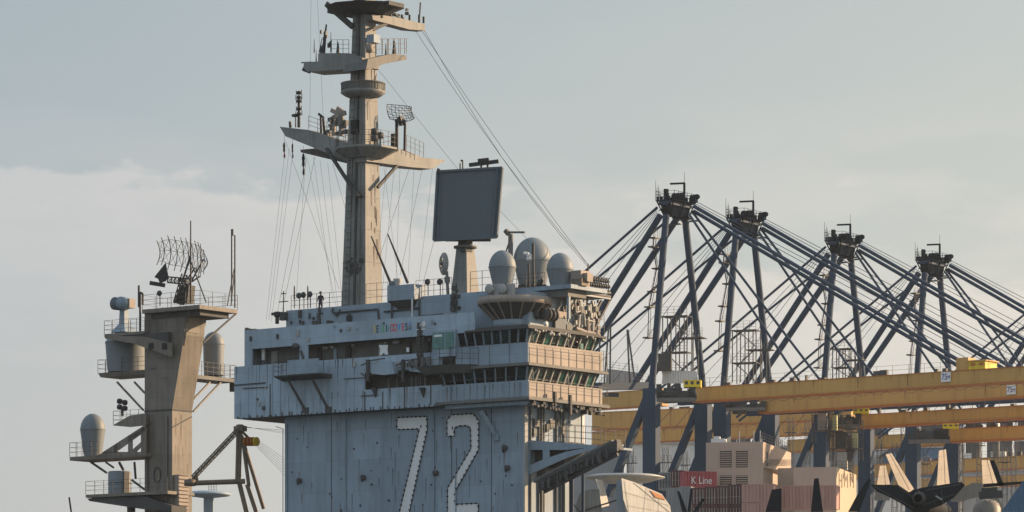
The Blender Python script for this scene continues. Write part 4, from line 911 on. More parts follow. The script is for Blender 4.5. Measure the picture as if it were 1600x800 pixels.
for p, r in (((486, 0), (484, 200)), ((496, 0), (505, 180))): wire(MS.W(my(*p, .8)), MS.W(my(*r, .8)), 'thin vertical wire beside the mast top, %s of two' % ('left' if p[0] < 490 else 'right'), .016, 'vertical wires at the mast top')
E1 = OP.W(OP.X(919, 414, .4))
for i, (p, r) in enumerate((((655, 42), 0), ((648, 46), 0), ((662, 46), 1))):
    wire(MS.W(mx(*p, .3)), E1 + Vector((0, 0, -.15 * r)), 'long stay from the mast top yard to the pole beside the right radome, %s one' % ('upper', 'lower', 'middle')[i], .022, 'long forward stays', .3 + .4 * i)
wire(MS.W(mx(588, 105, .3)), PR.W(PP(715, 264)), 'thin stay from the upper mast platform to the panel radar', .016, 'stays at the panel radar')
wire(PR.W(PP(782, 330)), IS.W((xy(828, 4.5), 4.5, zr2 + 3.6)), 'thin stay from the panel radar towards the biggest radome', .016, 'stays at the panel radar')

# ================================================================ the left radar tower
w = P(269, 800, 318); w.z = DZ
TW = T('radar_tower', 'grey radar tower with a sunlit right face and leaning upper part, left of the island', 'tower', w)
ty, tx = TW.Y, TW.X
dpt = tx(300, 700, 0).y
m = MB(); pts = [(226, 640), (226, 486), (290, 486), (288, 523), (269, 640)]
a = [ty(x, y, 0) for x, y in pts]; a = [Vector((a[0].x, 0, 0)), *a[1:], Vector((0, 0, 0))]
a[0] = Vector((a[1].x, 0, 0)); a[-1] = Vector((0, 0, 0)); a.insert(-1, Vector((0, 0, ty(269, 640).z))) if a[-2].x > .2 else None
m.prism(a, [p + Vector((0, dpt, 0)) for p in a]); m.build('column', 'towerp', TW)
zz = ty(269, 640).z; MB().box(ty(226, 640).x - .04, .04, -.04, dpt + .04, zz - .06, zz + .06).build('flange', 'under', TW)
m = MB(); m.bar(tx(269, 668, .03), tx(300, 651, .03), .03, .08); m.build('cable', 'under', TW)
for px, py in ((250, 560), (256, 590), (240, 575)): q_ = ty(px, py, 0); MB().box(q_.x - .3, q_.x + .3, -.05, 0, q_.z - .04, q_.z + .04).build('bracket', 'plat', TW)
for i in range(30):
    z = rnd.uniform(3, zz - .1); h = rnd.uniform(.4, 2); w = rnd.uniform(.02, .07)
    if i % 2: p = Vector((rnd.uniform(ty(228, 640).x, -.1), -.006, z)); A = [p + Vector((-w, 0, 0)), p + Vector((w, 0, 0)), p + Vector((w * .3, 0, -h)), p + Vector((-w * .3, 0, -h))]; o_ = Vector((0, .004, 0))
    else: p = Vector((.006, rnd.uniform(.1, .9) * dpt, z)); A = [p + Vector((0, -w, 0)), p + Vector((0, w, 0)), p + Vector((0, w * .3, -h)), p + Vector((0, -w * .3, -h))]; o_ = Vector((-.004, 0, 0))
    MB().prism(A, [q2 + o_ for q2 in A]).build('rust_run', 'stain', TW)
for px in (231, 262): a = ty(px, 650, -.05); MB().tube(a, (a.x, -.05, 0), .04).build('cable_run', 'under', TW)
q_ = ty(246, 742, 0); m = MB()
for i in range(16):
    t0, t1 = math.pi * 2 * i / 16, math.pi * 2 * (i + 1) / 16; m.tube((q_.x + .36 * math.cos(t0), -.04, q_.z + .6 * math.sin(t0)), (q_.x + .36 * math.cos(t1), -.04, q_.z + .6 * math.sin(t1)), .035)
m.build('hatch_ring', 'under', TW)
m = MB(); m.box(0, .5, dpt * .1, dpt * .6, ty(0, 0).z * 0, tx(275, 742, 0).z); 
for i in range(12): z_ = tx(275, 742, 0).z - i * .3; m.box(.5, .6, dpt * .1, dpt * .6, z_ - .05, z_)
m.build('junction_cabinet', 'shield', TW)
# top platform
zt = ty(312, 476, -.6).z; x0 = ty(222, 480, -.6).x; x1 = ty(312, 480, -.6).x; y1 = tx(371, 480, x1).y
MB().prism([(x0, -.6, zt - .32), (x1, -.6, zt - .32), (x1, y1, zt - .32), (x0, y1, zt - .32)], [(x0, -.6, zt), (x1, -.6, zt), (x1, y1, zt), (x0, y1, zt)]).build('top_platform', 'towerp', TW)
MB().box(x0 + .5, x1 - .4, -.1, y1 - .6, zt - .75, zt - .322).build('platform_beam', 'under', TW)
m = MB(); TW.polyX(m, [(289, 490), (322, 494), (322, 508), (312, 522), (290, 518)], ty(289, 500).x - .02, 1.0); m.build('bulge', 'towerp', TW)
MB().rail([(x0, -.55, zt), (x1, -.55, zt), (x1, y1, zt), (x0, y1, zt), (x0, -.55, zt)], 1.15, 1.4).build('railing', 'rail', TW)
MB().bar(tx(369, 490, x1 - .2), tx(318, 535, x1 - .2), .12, .12).build('strut', 'under', TW)
MB().bar(ty(296, 480, -.5), ty(287, 540, -.3), .1, .1).build('strut', 'under', TW)
def sponson(pts_top, zpy, label='platform', mt='towerp', thick=.25):
    pass
def plat(px0, px1, py, c0, c1, thick, mt='towerp', rail=True, h=1.07, ref=None, taper=0):
    """slab from plane y=c0 to y=c1, left/right edges read on plane c0"""
    a_, b_ = ty(px0, py, c0), ty(px1, py, c0); z = ty(ref or px0, py, c0).z
    MB().prism([(a_.x + taper, c0 + taper * .5, z - thick), (b_.x, c0 + taper * .5, z - thick), (b_.x, c1, z - thick), (a_.x + taper, c1, z - thick)], [(a_.x, c0, z), (b_.x, c0, z), (b_.x, c1, z), (a_.x, c1, z)]).build('platform', mt, TW)
    if rail: MB().rail([(a_.x, c1, z), (a_.x, c0, z), (b_.x, c0, z)], h, .95, .03).build('railing', 'rail', TW)
    return a_.x, b_.x, z
x0, x1, z = plat(163, 226, 522, -.5, 2.2, .22)
m = MB(); TW.polyY(m, [(163, 524), (226, 526), (268, 536), (268, 557), (262, 556), (209, 537), (164, 529)], -.55, .12); m.build('gusset', 'towerp', TW)
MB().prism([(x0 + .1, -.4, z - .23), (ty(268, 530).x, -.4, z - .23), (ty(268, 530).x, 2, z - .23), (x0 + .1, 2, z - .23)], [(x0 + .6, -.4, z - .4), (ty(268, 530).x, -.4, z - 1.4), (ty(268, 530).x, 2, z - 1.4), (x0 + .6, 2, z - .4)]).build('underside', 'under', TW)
for px in (236, 257): q_ = ty(px, 540, -.57); MB().box(q_.x - .25, q_.x + .25, -.6, -.551, q_.z - .3, q_.z + .2).build('black_hole_plate', 'black', TW)  # black plates on the gusset stand in for the shade inside holes
MB().rail([ty(204, 520, -.3), ty(247, 524, -.3)], 1.1, .9).build('railing', 'rail', TW)
x0_, x1_, z3 = plat(153, 228, 583, .8, 3.4, .35, rail=True, taper=.2)
for p, r in (((183, 597), (224, 641)), ((210, 597), (226, 614))): MB().bar(ty(*p, .9), ty(*r, .3), .13, .13).build('strut', 'towerp', TW)
# right rear platform with radome
zq = tx(312, 587, -.6).z; ya, yb2 = dpt, tx(363, 590, -.6).y
MB().box(-2.4, -.2, ya + .01, yb2, zq - .3, zq).build('platform', 'plat', TW)
MB().rail([(-.2, ya, zq), (-.2, yb2, zq), (-2.2, yb2, zq)], 1.1, .7).build('railing', 'rail', TW)
for p, r in (((345, 597), (302, 643)), ((328, 597), (303, 623))): MB().bar(tx(*p, -.4), tx(*r, -.2), .13, .13).build('strut', 'towerp', TW)
MB().box(-.9, -.2, yb2, yb2 + .3, zq - 1.0, zq + .1).build('junction_cabinet', 'under', TW)
x0, x1, z = plat(177, 230, 663, -.4, 1.2, .1)
m = MB(); TW.polyY(m, [(177, 664), (203, 649), (228, 646), (228, 664), (200, 667)], -.45, .3); m.build('gusset', 'towerp', TW)
m = MB(); q_ = ty(191, 650, .2)
m.tube(q_, ty(191, 636, .2), .12); m.build('lamp_post', 'ant', TW)
for dx_, dy_ in ((-4, -29), (4, -27), (-4, -20), (4, -18)):
    MB().lathe(ty(191 + dx_, 660 + dy_ - 4, .2), [(0, -.15), (.22, -.12), (.22, .12), (0, .16)], 12, 'y').build('lamp', 'ant', TW)
x5, x5b, z5 = plat(109, 228, 714, -.7, 2.2, .3, mt='towerp', rail=False)
MB().rail([(x5, 2.2, z5), (x5, -.7, z5), (x5 + 3.2, -.7, z5)], 1.15, .75, .03).build('railing', 'rail', TW)
m = MB()
for pts in ([(150, 712), (228, 712), (228, 706), (165, 706)], [(158, 708), (226, 664), (228, 672), (178, 708)], [(220, 668), (228, 668), (228, 708), (220, 708)], [(200, 682), (206, 679), (206, 708), (200, 708)], [(178, 697), (184, 693), (184, 708), (178, 708)], [(203, 682), (221, 671), (221, 678), (205, 686)], [(205, 704), (221, 690), (221, 697), (210, 708)]): TW.polyY(m, pts, -.74, .12)
m.build('gusset', 'towerp', TW)
for p, r in (((142, 722), (167, 739)), ((165, 722), (178, 731)), ((186, 722), (193, 735)), ((210, 722), (212, 748)), ((206, 750), (226, 765))): MB().bar(ty(*p, -.3), ty(*r, .1), .16, .16).build('strut', 'under', TW)
x6, x6b, z6 = plat(134, 262, 773, -1.0, 2.2, .25, mt='towerp')
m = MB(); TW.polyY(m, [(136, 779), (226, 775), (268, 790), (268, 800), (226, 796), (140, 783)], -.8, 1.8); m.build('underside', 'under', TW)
m = MB().lathe(ty(205, 795, 0), [(.3, -1), (.35, .3), (.2, .55)], 10); m.build('lamp', 'under', TW)
# objects on the tower
w_ = TW.W(ty(187, 773, .3)); D = T('equipment_drum', 'pale lilac grey cylindrical drum on the lowest tower platform', 'drum', w_)
MB().lathe((0, 0, 0), [(.93, 0), (.93, 1.82), (.85, 1.88), (0, 1.9)], 32).build('drum_body', 'dome', D)
m = MB().lathe((0, 0, 0), [(.96, .9), (.96, .95)], 32); m.box(.8, .95, -.5, .1, 0, 1.8); m.build('clamp_band', 'under', D)
s = 318 / F
w_ = TW.W(ty(145, 714, .5)); radome('grey egg shaped radome with a sunlit right edge on the low left tower platform', 0, 0, 20 * s, 69 * s, w_, split=.62)
w_ = TW.W(ty(197, 582, 2.2)); D = radome('large pale grey radome behind the middle left tower platform, cut off by the sponson above', 0, 0, 33 * s, 62 * s, w_, split=.75, bot=.88)
w_ = TW.W(TW.X(334, 587, -1.2)); radome('tan radome at the back right of the left tower, behind its sunlit face', 0, 0, 17 * s, 70 * s, w_, split=.7, bot=.92)
# twin drum sensor on the upper left platform
w_ = TW.W(ty(194, 520, .8)); D = T('twin_drum_sensor', 'two drum shaped sensor heads on a flared pedestal, upper left of the tower', 'sensor', w_)
m = MB(); m.prism(*frus((0, 0, 0), 1.1, (0, 0, .7), .45)); m.prism(*frus((0, 0, .7), .42, (0, 0, 1.9), .36)); m.build('pedestal', 'hull', D)
for x, y, k in ((-.5, -.05, .52), (.25, -.2, .5)): MB().lathe((x, y, 2.35), [(0, -.55), (k, -.55), (k, .3), (k * .8, .4), (0, .4)], 20, 'y').build('drum', 'panel' if x < 0 else 'hull', D)
MB().box(.3, .85, -.3, .4, 1.95, 2.7).build('side_box', 'shield', D)
# lattice search radar on top
c_ = ty(290, 476, 1.2); LR = T('lattice_radar', 'large curved open lattice radar reflector on top of the left tower', 'radar', TW.W((c_.x, 1.2, zt := TW.Y(312, 476, -.6).z)))
def LP(px, py, d=0): return LR.l(P(px, py, LR.loc.y + d))
m = MB(); N_ = 12
cols = [(245, 376, 414, 0), (252, 371, 414, .3), (262, 368, 421, .6), (272, 369, 423, .85), (282, 371, 424, 1.0), (290, 372, 428, 1.05), (297, 374, 430, 1.0), (304, 376, 432, .8), (309, 378, 434, .5), (313, 381, 433, .1), (318, 390, 428, -.5), (323, 404, 416, -1.0)]
def cp(i, v):
    px, t_, b_, d_ = cols[i]; return LP(px + 5 * math.sin(v * math.pi) * (1 if i < 9 else .3), t_ + (b_ - t_) * v, d_ + .6 * math.sin(v * math.pi))
for i in range(N_):
    for v in range(6): m.tube(cp(i, v / 6), cp(i, (v + 1) / 6), .05, 4)
for i in range(N_ - 1):
    for v in (.12, .45, .85): m.tube(cp(i, v), cp(i + 1, v), .035, 4)
    m.tube(cp(i, .12), cp(i + 1, .45), .025, 4); m.tube(cp(i, .45), cp(i + 1, .12), .025, 4); m.tube(cp(i, .45), cp(i + 1, .85), .025, 4); m.tube(cp(i, .85), cp(i + 1, .45), .025, 4)
m.build('reflector', 'ant', LR)
m = MB(); m.truss(LP(262, 437), LP(296, 440), .45, .06, 6); m.bar(LP(248, 438), LP(258, 434), .35, .5); m.build('feed_arm', 'ant', LR)
m = MB(); m.prism([LP(241, 433), LP(256, 440), LP(264, 435), LP(259, 410), LP(248, 424)], [LP(241, 433, .4), LP(256, 440, .4), LP(264, 435, .4), LP(259, 410, .4), LP(248, 424, .4)]); m.bar(LP(234, 442), LP(258, 446), .3, .3); m.build('feed_horn', 'ant', LR)
m = MB(); m.truss(LP(279, 474), LP(292, 430), .6, .08, 5); m.prism(*[[p + Vector((0, d_, 0)) for p in (LP(275, 474), LP(296, 474), LP(299, 446), LP(285, 446))] for d_ in (-.3, .5)])
for p, r in (((285, 440), (297, 400)), ((296, 445), (318, 405)), ((300, 440), (312, 432)), ((290, 440), (305, 418))): m.tube(LP(*p, .5), LP(*r, .8), .07)
m.build('pedestal', 'ant', LR)
D = T('tripod_pole', 'tall thin dark pole braced by two legs, in front of the lattice radar', 'antenna', TW.W(ty(298, 473, -.4)))
m = MB().tube((0, 0, 0), D.Y(298, 345, 0), .075, 6, .05); m.build('pole', 'ant', D)
for px, py in ((272, 474), (322, 472)): MB().tube(D.Y(297, 405, 0), D.Y(px, py, 0), .05).build('leg', 'ant', D)
D = T('ladder_pole', 'tall thin double pole with rungs at the right edge of the tower top', 'antenna', TW.W(tx(365, 481, TW.Y(312, 480, -.6).x - .3)))
m = MB().tube(D.X(362, 470), D.X(362, 358), .06); m.tube(D.X(367, 481), D.X(367, 368), .06); m.tube(D.X(362, 367), D.X(367, 368), .05)
for i in range(8): m.tube(D.X(362, 375 + i * 9), D.X(367, 375 + i * 9), .025, 4)
m.tube(D.X(363, 358), D.X(363, 368), .1); m.build('pole', 'ant', D)
for p, r in (((366, 420), (355, 478)), ((366, 430), (361, 478))): MB().tube(D.X(*p), D.X(*r), .045).build('leg', 'ant', D)
D = T('bent_pole', 'dark pole with a bent pipe at the left corner of the tower top', 'antenna', TW.W(ty(221, 524, -.3)))
m = MB().tube(D.Y(217, 480, 0), D.Y(217, 446, 0), .09); m.tube(D.Y(219, 524, 0), D.Y(219, 457, 0), .09); m.tube(D.Y(219, 457, 0), D.Y(223, 459, 0), .09); m.tube(D.Y(223, 459, 0), D.Y(223, 476, 0), .09); m.build('pole', 'ant', D)
def grp_lamp(px, py, t):
    D = T('floodlight', t, 'lamp', TW.W(ty(px, py, -.4)), ANG, 'round floodlights on the roof rail'); flood(D)
grp_lamp(250, 478, 'round floodlight on the tower top rail under the lattice radar')
D = T('whip_aerial', 'slim dark leaning rod at the bottom left corner of the picture', 'antenna', P(114, 800, 318)); MB().tube((0, 0, -1), D.l(P(108, 777, 318)), .07).build('rod', 'ant', D)

# ================================================================ rusty deck crane beside the tower
w = P(395, 800, 300); w.z = DZ
DC = T('deck_crane', 'rusty brown tubular deck crane with orange pulleys, between tower and island', 'crane', w)
def dq(px, py, d=0): return DC.l(P(px, py, 300 + d))
m = MB(); m.truss(dq(302, 746), dq(372, 672), .34, .06, 14); m.bar(dq(302, 746), dq(372, 672), .16, .16); m.build('jib', 'rustarm', DC)
m = MB().tube(dq(296, 755), dq(383, 752), .2, 10); m.lathe(dq(297, 754), [(0, -.3), (.45, -.25), (.45, .2), (0, .3)], 12); m.prism([dq(300, 758), dq(312, 758), dq(308, 740), dq(300, 745)], [dq(300, 758, .5), dq(312, 758, .5), dq(308, 740, .5), dq(300, 745, .5)]); m.build('arm', 'rustarm', DC)
for p, r, k in (((372, 670), (370, 750), .13), ((376, 670), (374, 750), .13), ((379, 685), (389, 760), .14), ((377, 680), (412, 795), .14), ((374, 755), (388, 812), .18), ((386, 757), (404, 812), .16), ((371, 750), (376, 742), .1)): MB().tube(dq(*p), dq(*r, 0), k, 8).build('strut', 'rustarm', DC)
m = MB().lathe(dq(375, 669), [(0, -.3), (.3, -.25), (.3, .25), (0, .3)], 12); m.box(*(lambda a_: (a_.x - .4, a_.x + .5, -.2 + a_.y, .3 + a_.y, a_.z - .2, a_.z + .2))(dq(374, 670))); m.build('masthead', 'rustarm', DC)
m = MB().bar(dq(374, 670), dq(388, 684), .2, .2); m.bar(dq(393, 806), dq(393, 816), 2.5, 2.5); m.build('yoke', 'rustarm', DC)
for i in range(4): MB().lathe(dq(385 + i * 5, 690), [(0, -.06), (.18, -.06), (.34, -.1), (.34, .1), (.18, .06), (0, .06)], 20, 'x').build('pulley', 'lemon' if i == 3 else 'orange', DC)
for i in range(6): MB().tube(dq(396 + i, 683 + i * 3), dq(452, 722 + i * 5.5), .018, 4).build('hoist_cable', 'ant', DC)
for i in range(3): MB().tube(dq(380, 668 - i), dq(448, 672 + i * 3), .018, 4).build('hoist_cable', 'ant', DC)

# ================================================================ quay cranes
CA = -math.atan2(.54, .8415)
H1 = 68.0
heads = ((1060, 318), (1168, 345), (1320, 380), (1460, 410), (1668, 452))
ords = ('first and largest from the left', 'second from the left', 'third from the left', 'rightmost with its head in view', 'mostly outside the right edge')
w = P(1060, 318, H1 / (HZ - 318) * F); w.z = 3
QC = T('quay_crane', 'dark navy ship to shore crane, %s' % ords[0], 'crane', w, CA, 'navy quay cranes in a row')
Xc, Yc = QC.X, QC.Y
def ext(p, r, z=0): k = (z - p.z) / (r.z - p.z); return p + (r - p) * k
LA0, LA1 = Xc(1041, 336), Xc(1018, 612); LB0, LB1 = Xc(1070, 336), Xc(1099, 612)
for p, r in ((LA0, LA1), (LB0, LB1)):
    MB().tube(p, r, .45, 10).build('mast_leg', 'navy', QC)
    MB().box(-.95, .95, r.y - .62, r.y + .62, 0, r.z + .4).build('portal_leg', 'navy', QC)
zB = LA1.z
for r in (LA1, LB1):
    pass
    MB().bar((-.5, r.y, zB - .4), (-6.4, r.y, zB - 13), .8, .8).build('portal_brace', 'navy', QC)
for y in (-1.9, 1.9): MB().box(-1, 44, y - .4, y + .4, zB - 1.1, zB + .1).build('boom_girder', 'navy', QC)
# back legs
for (p, r, c, k) in (((1032, 336), (930, 500), -2.2, .85), ((1060, 338), (955, 498), 2.6, .85)):
    a = Yc(*p, c); b = Yc(*r, c); MB().tube(a, ext(a, b, zB + 3.4), k * .5, 10).build('back_leg', 'navy', QC)
for (p, r, c) in (((1027, 324), (913, 425), -2.8), ((1036, 350), (934, 434), 3.0)):
    a = Yc(*p, c); b = Yc(*r, c); MB().tube(a, ext(a, b, zB + 3.4), .18, 8).build('backstay', 'navy', QC)
for (p, r, c) in (((1077, 335), (1186, 500), -2), ((1081, 330), (1210, 500), 2)):
    a = Yc(*p, c); b = Yc(*r, c); MB().tube(a, ext(a, b, zB - 2), .17, 8).build('front_strut', 'navy', QC)
for (p, r, c, k) in (((1084, 322), (1431, 524), -2, .34), ((1084, 330), (1431, 533), 2, .34)):
    a = Yc(*p, c); b = Yc(*r, c); MB().tube(a, ext(a, b, zB - 2), k * .72, 8).build('forestay', 'navy', QC)
for i, (y0, y1) in enumerate(((314, 496), (318, 506), (326, 516))):
    a = Yc(1086, y0, -2 + i); b = Yc(1431, y1, -2 + i); MB().tube(a, ext(a, b, zB - 1), .07, 4).build('cable', 'navy', QC)
for i in range(3):
    a = Yc(1027, 327 + 3 * i, 0); b = Yc(960, 400 + 12 * i, 0); MB().tube(a, ext(a, b, zB), .05, 4).build('cable', 'navy', QC)
# head
hz = Xc(1060, 322).z
m = MB(); m.prism([(-.5, LA0.y + .1, hz - 1.5), (.5, LA0.y + .1, hz - 1.5), (.5, LB0.y - .1, hz - 1.5), (-.5, LB0.y - .1, hz - 1.5)], [(-.7, LA0.y - .2, hz - .2), (.7, LA0.y - .2, hz - .2), (.7, LB0.y + .2, hz - .2), (-.7, LB0.y + .2, hz - .2)])
m.build('apex_head', 'craned', QC)
MB().box(-.9, .9, LA0.y - .3, LB0.y + .3, hz - .18, hz + .3).build('apex_beam', 'navy', QC)
m = MB()
for x in (-1.2, 1.25):
    for y in (LA0.y - .3, (LA0.y + LB0.y) / 2, LB0.y + .3): m.bar((x, y, hz + .3), (x * .35, y * .8, hz - 1.7), .14, .14)
for y in (LA0.y - .3, LB0.y + .3): m.bar((-1.2, y, hz + .2), (.9, y, hz - .9), .1, .1); m.bar((1.25, y, hz + .2), (-.9, y, hz - .9), .1, .1)
m.build('apex_bracing', 'craned', QC)
ya_, yb_ = LA0.y - .35, LB0.y + .35
MB().box(-1.35, 1.4, ya_, yb_, hz + .31, hz + .45).build('apex_platform', 'craned', QC)
MB().rail([(-1.35, ya_, hz + .45), (1.4, ya_, hz + .45), (1.4, yb_, hz + .45), (-1.35, yb_, hz + .45), (-1.35, ya_, hz + .45)], 1.1, 1.1, .05).build('railing', 'craned', QC)
m = MB(); 
for i in range(3): m.lathe((-.6 + i * .5, 0, hz + 1.1), [(0, -.12), (.6, -.12), (.6, .12), (0, .12)], 16, 'x')
m.build('sheave', 'craned', QC)
m = MB(); m.box(-1.6, -1.2, -1, -.4, hz + .45, hz + 2.2); m.box(1.2, 2.0, .8, 1.5, hz + .45, hz + 1.4); m.lathe((2.0, 1.3, hz + 1.2), [(0, -.2), (.32, -.2), (.32, .2), (0, .2)], 12, 'y'); m.bar((1.2, 1.1, hz + 1.0), (2.1, 1.3, hz + 1.3), .2, .2); m.build_each('winch', 'craned', QC)
m = MB(); m.bar((.7, .3, hz + .4), (.7, .3, hz + 2.9), .22, .22); m.bar((.8, .3, hz + 2.9), (-1.1, -.2, hz + 2.9), .22, .22); m.build('maintenance_jib', 'craned', QC)
for x, y, h in ((-1.35, ya_, 2.6), (-1.35, ya_ + .8, 1.8), (-1.3, ya_ + .2, 1.6), (-1.0, ya_, 2.0), (.7, .3, 3.9)): MB().tube((x, y, hz + .4), (x, y, hz + .4 + h), .06, 4, .03).build('lightning_rod', 'craned', QC)
m = MB()
for i in range(50): k = rnd.uniform(.05, .17); x = rnd.uniform(-1.2, 1.3); y = rnd.choice((ya_, yb_, 0)); m.box(x - k, x + k, y - k, y + k, hz + .4, hz + .5 + rnd.uniform(.05, .8))
m.build_each('head_fitting', 'craned', QC)
# ladder and rest platforms hung beside the near leg
m = MB(); pr = None
for i, (px, py) in enumerate(((1022, 372), (1020, 386), (1026, 420), (1019, 456), (1014, 480), (1012, 528))):
    q_ = Xc(px, py, -.6); m.box(q_.x - .4, q_.x + .5, q_.y - .6, q_.y + .6, q_.z - .08, q_.z + .08); m.rail([(q_.x + .5, q_.y - .6, q_.z), (q_.x + .5, q_.y + .6, q_.z)], 1.0, .5, .03)
    if pr is not None: m.bar(pr, q_, .12, .06); m.bar(pr + Vector((0, .5, 0)), q_ + Vector((0, .5, 0)), .05, .05); m.rail([pr, q_], .9, 1.2, .022)
    pr = q_
m.build('ladder', 'ant', QC)
for px, py in ((1069, 342), (1052, 350), (1080, 345)): q_ = Xc(px, py, .2); MB().box(q_.x - 1.2, q_.x + 1.2, q_.y - .4, q_.y + .4, q_.z - .12, q_.z).build('service_grating', 'ant', QC)
for i, (px, py) in enumerate(heads[1:]):
    c = copy_tree(QC.o); w = P(px, py, H1 / (HZ - py) * F); w.z = 3; c.location = w; c['label'] = 'dark navy ship to shore crane, %s' % ords[i + 1]

# ================================================================ ochre girders
def girder(x0, y0, x1, y1, h, Y0, label, rail=True, cab=None, flange=True, sign=None, legs=(), wd=1.6, twin=False):
    Y1 = Y0 * (HZ - y0) / (HZ - y1)
    a = P(x0, y0, Y0); b = P(x1, y1, Y1); zt_ = a.z; b.z = a.z; hh = h * Y0 / F
    d = (b - a); ln = d.length; ang = math.atan2(d.y, d.x)
    G = T('gantry_girder', label, 'girder', (a.x, a.y, a.z - hh), ang, 'long ochre gantry girders')
    MB().box(0, ln, 0, wd, 0, hh).build('box_girder', 'yellow', G)
    if flange:
        MB().box(-.05, ln, -.14, wd + .14, -.16, -.002).build('flange', 'orange', G); MB().box(-.05, ln, -.1, wd + .1, hh + .002, hh + .07).build('flange', 'orange', G)  # orange sunlight on the flanges is put into their paint colour
    if rail: MB().rail([(.2, .1, hh + .07), (ln, .1, hh + .07)], 1.05, 2.1, .035, (1, .5)).build('railing', 'rail', G)
    m = MB()
    for k in range(1, int(ln / 9)): m.box(k * 9 - .25, k * 9 + .25, -.03, 0, .02, hh - .02)
    m.build_each('splice_plate', 'yellow', G)
    for k in range(1, min(24, int(ln / 3))):
        if rnd.random() < .6: w_ = rnd.uniform(.03, .1); x = k * 3 + rnd.uniform(-1, 1); h_ = rnd.uniform(.3, .95) * hh; MB().prism([(x - w_, -.034, hh - .01), (x + w_, -.034, hh - .01), (x + w_ * .3, -.034, hh - h_), (x - w_ * .3, -.034, hh - h_)], [(x - w_, -.031, hh - .01), (x + w_, -.031, hh - .01), (x + w_ * .3, -.031, hh - h_), (x - w_ * .3, -.031, hh - h_)]).build('rust_run', 'ochre_stain', G)
    m = MB(); k = 1.0
    while k < min(ln, 60) - 3:
        for i in range(6): f = lambda t: Vector((k + 2.2 * t, -.2, -.25 - 1.5 * t * (1 - t))); m.tube(f(i / 6), f((i + 1) / 6), .035, 4)
        k += 2.2
    if rail: m.build('festoon_cable', 'under', G)
    m = MB()
    for i in range(10): x = rnd.uniform(0, min(ln, 50)); w_ = rnd.uniform(.2, 1.2); m.box(x, x + w_, .2, .6, hh + .08, hh + rnd.uniform(.25, .8))
    if rail: m.build_each('walkway_box', 'rail', G)
    for lx in legs: MB().box(lx, lx + 1.2, .2, 1.4, 3 - G.loc.z, -.17).build('leg', 'navy', G)
    return G, ln, hh
G1, ln1, hh1 = girder(1083, 606.5, 1700, 566.5, 20.5, 478, 'topmost ochre gantry girder with a 75M sign and a yellow hut on top', legs=(52,))
G2, ln2, hh2 = girder(1186, 624.5, 1700, 591, 20, 500, 'second ochre gantry girder from the top with a 75M sign near its right end', rail=False, legs=(46,))
girder(1336, 649, 1700, 628, 18.5, 508, 'third ochre gantry girder on the right, with a bright yellow hut at its left end')
girder(1480, 671, 1700, 661, 18.5, 490, 'short ochre gantry girder starting left of the lower right machinery', rail=True)
girder(925, 615, 1035, 608, 24, 640, 'ochre girder stub between the island and the first crane leg', rail=False)
girder(925, 645, 1330, 627, 26, 660, 'long ochre girder behind the crane legs, just under the stub by the island', rail=True)
girder(925, 675, 1340, 655, 19, 690, 'long ochre girder seen low behind the first three cranes', rail=True)
girder(1230, 688, 1490, 675, 18, 640, 'ochre girder behind the third crane legs above the letter container', rail=True)
girder(1330, 728, 1700, 706, 18, 700, 'low ochre girder behind the grey aircraft tails at the right', rail=True)
girder(1360, 752, 1700, 738, 15, 730, 'lowest ochre girder, barely above the dark aircraft wings', rail=False)
def sign(G, px, py, wpx=16, hpx=14):
    q_ = G.Y(px, py, -.16); s_ = .08; w2 = wpx * s_ / 2; h2 = hpx * s_ / 2
    o = MB().box(q_.x - w2, q_.x + w2, -.2, -.145, q_.z - h2, q_.z + h2).build('sign_board', 'white', G)
    text('sign_digits', '75', h2 * 1.75, 'l_ink', o, faceY(Vector((q_.x - .18, -.215, q_.z))), .01, .8); text('sign_letter', 'M', h2 * 1.1, 'l_ink', o, faceY(Vector((q_.x + w2 * .62, -.215, q_.z - .08))), .01, .8)
M['l_ink'] = mat('sign_ink', (.05, .05, .22), .6, .1)
sign(G1, 1478, 589); sign(G2, 1580, 609)
def hut(G, x0, x1, z0, mt='lemon', w_=2.6, h=1.7):
    MB().box(x0, x1, .1, .1 + w_, z0, z0 + h).build('hut_wall', mt, G)
    m = MB(); n = max(2, int((x1 - x0) / 1.1))
    for i in range(n): m.box(x0 + .3 + i * 1.1, x0 + .9 + i * 1.1, .06, .1, z0 + h * .45, z0 + h * .8)
    m.build('hut_window', 'orange', G); MB().box(x0 - .2, x1 + .2, -.1, w_ + .3, z0 + h, z0 + h + .12).build('hut_roof', 'yellow', G)
xh = G1.Y(1503, 560, 0).x; hut(G1, xh + .8, xh + 3.0, hh1 + .08, h=.9); MB().box(xh - .8, xh + .8, .05, 1.6, hh1 + .08, hh1 + 1.5).build('trolley_end', 'yellow', G1)
xh2 = G1.Y(1068, 600, 0).x
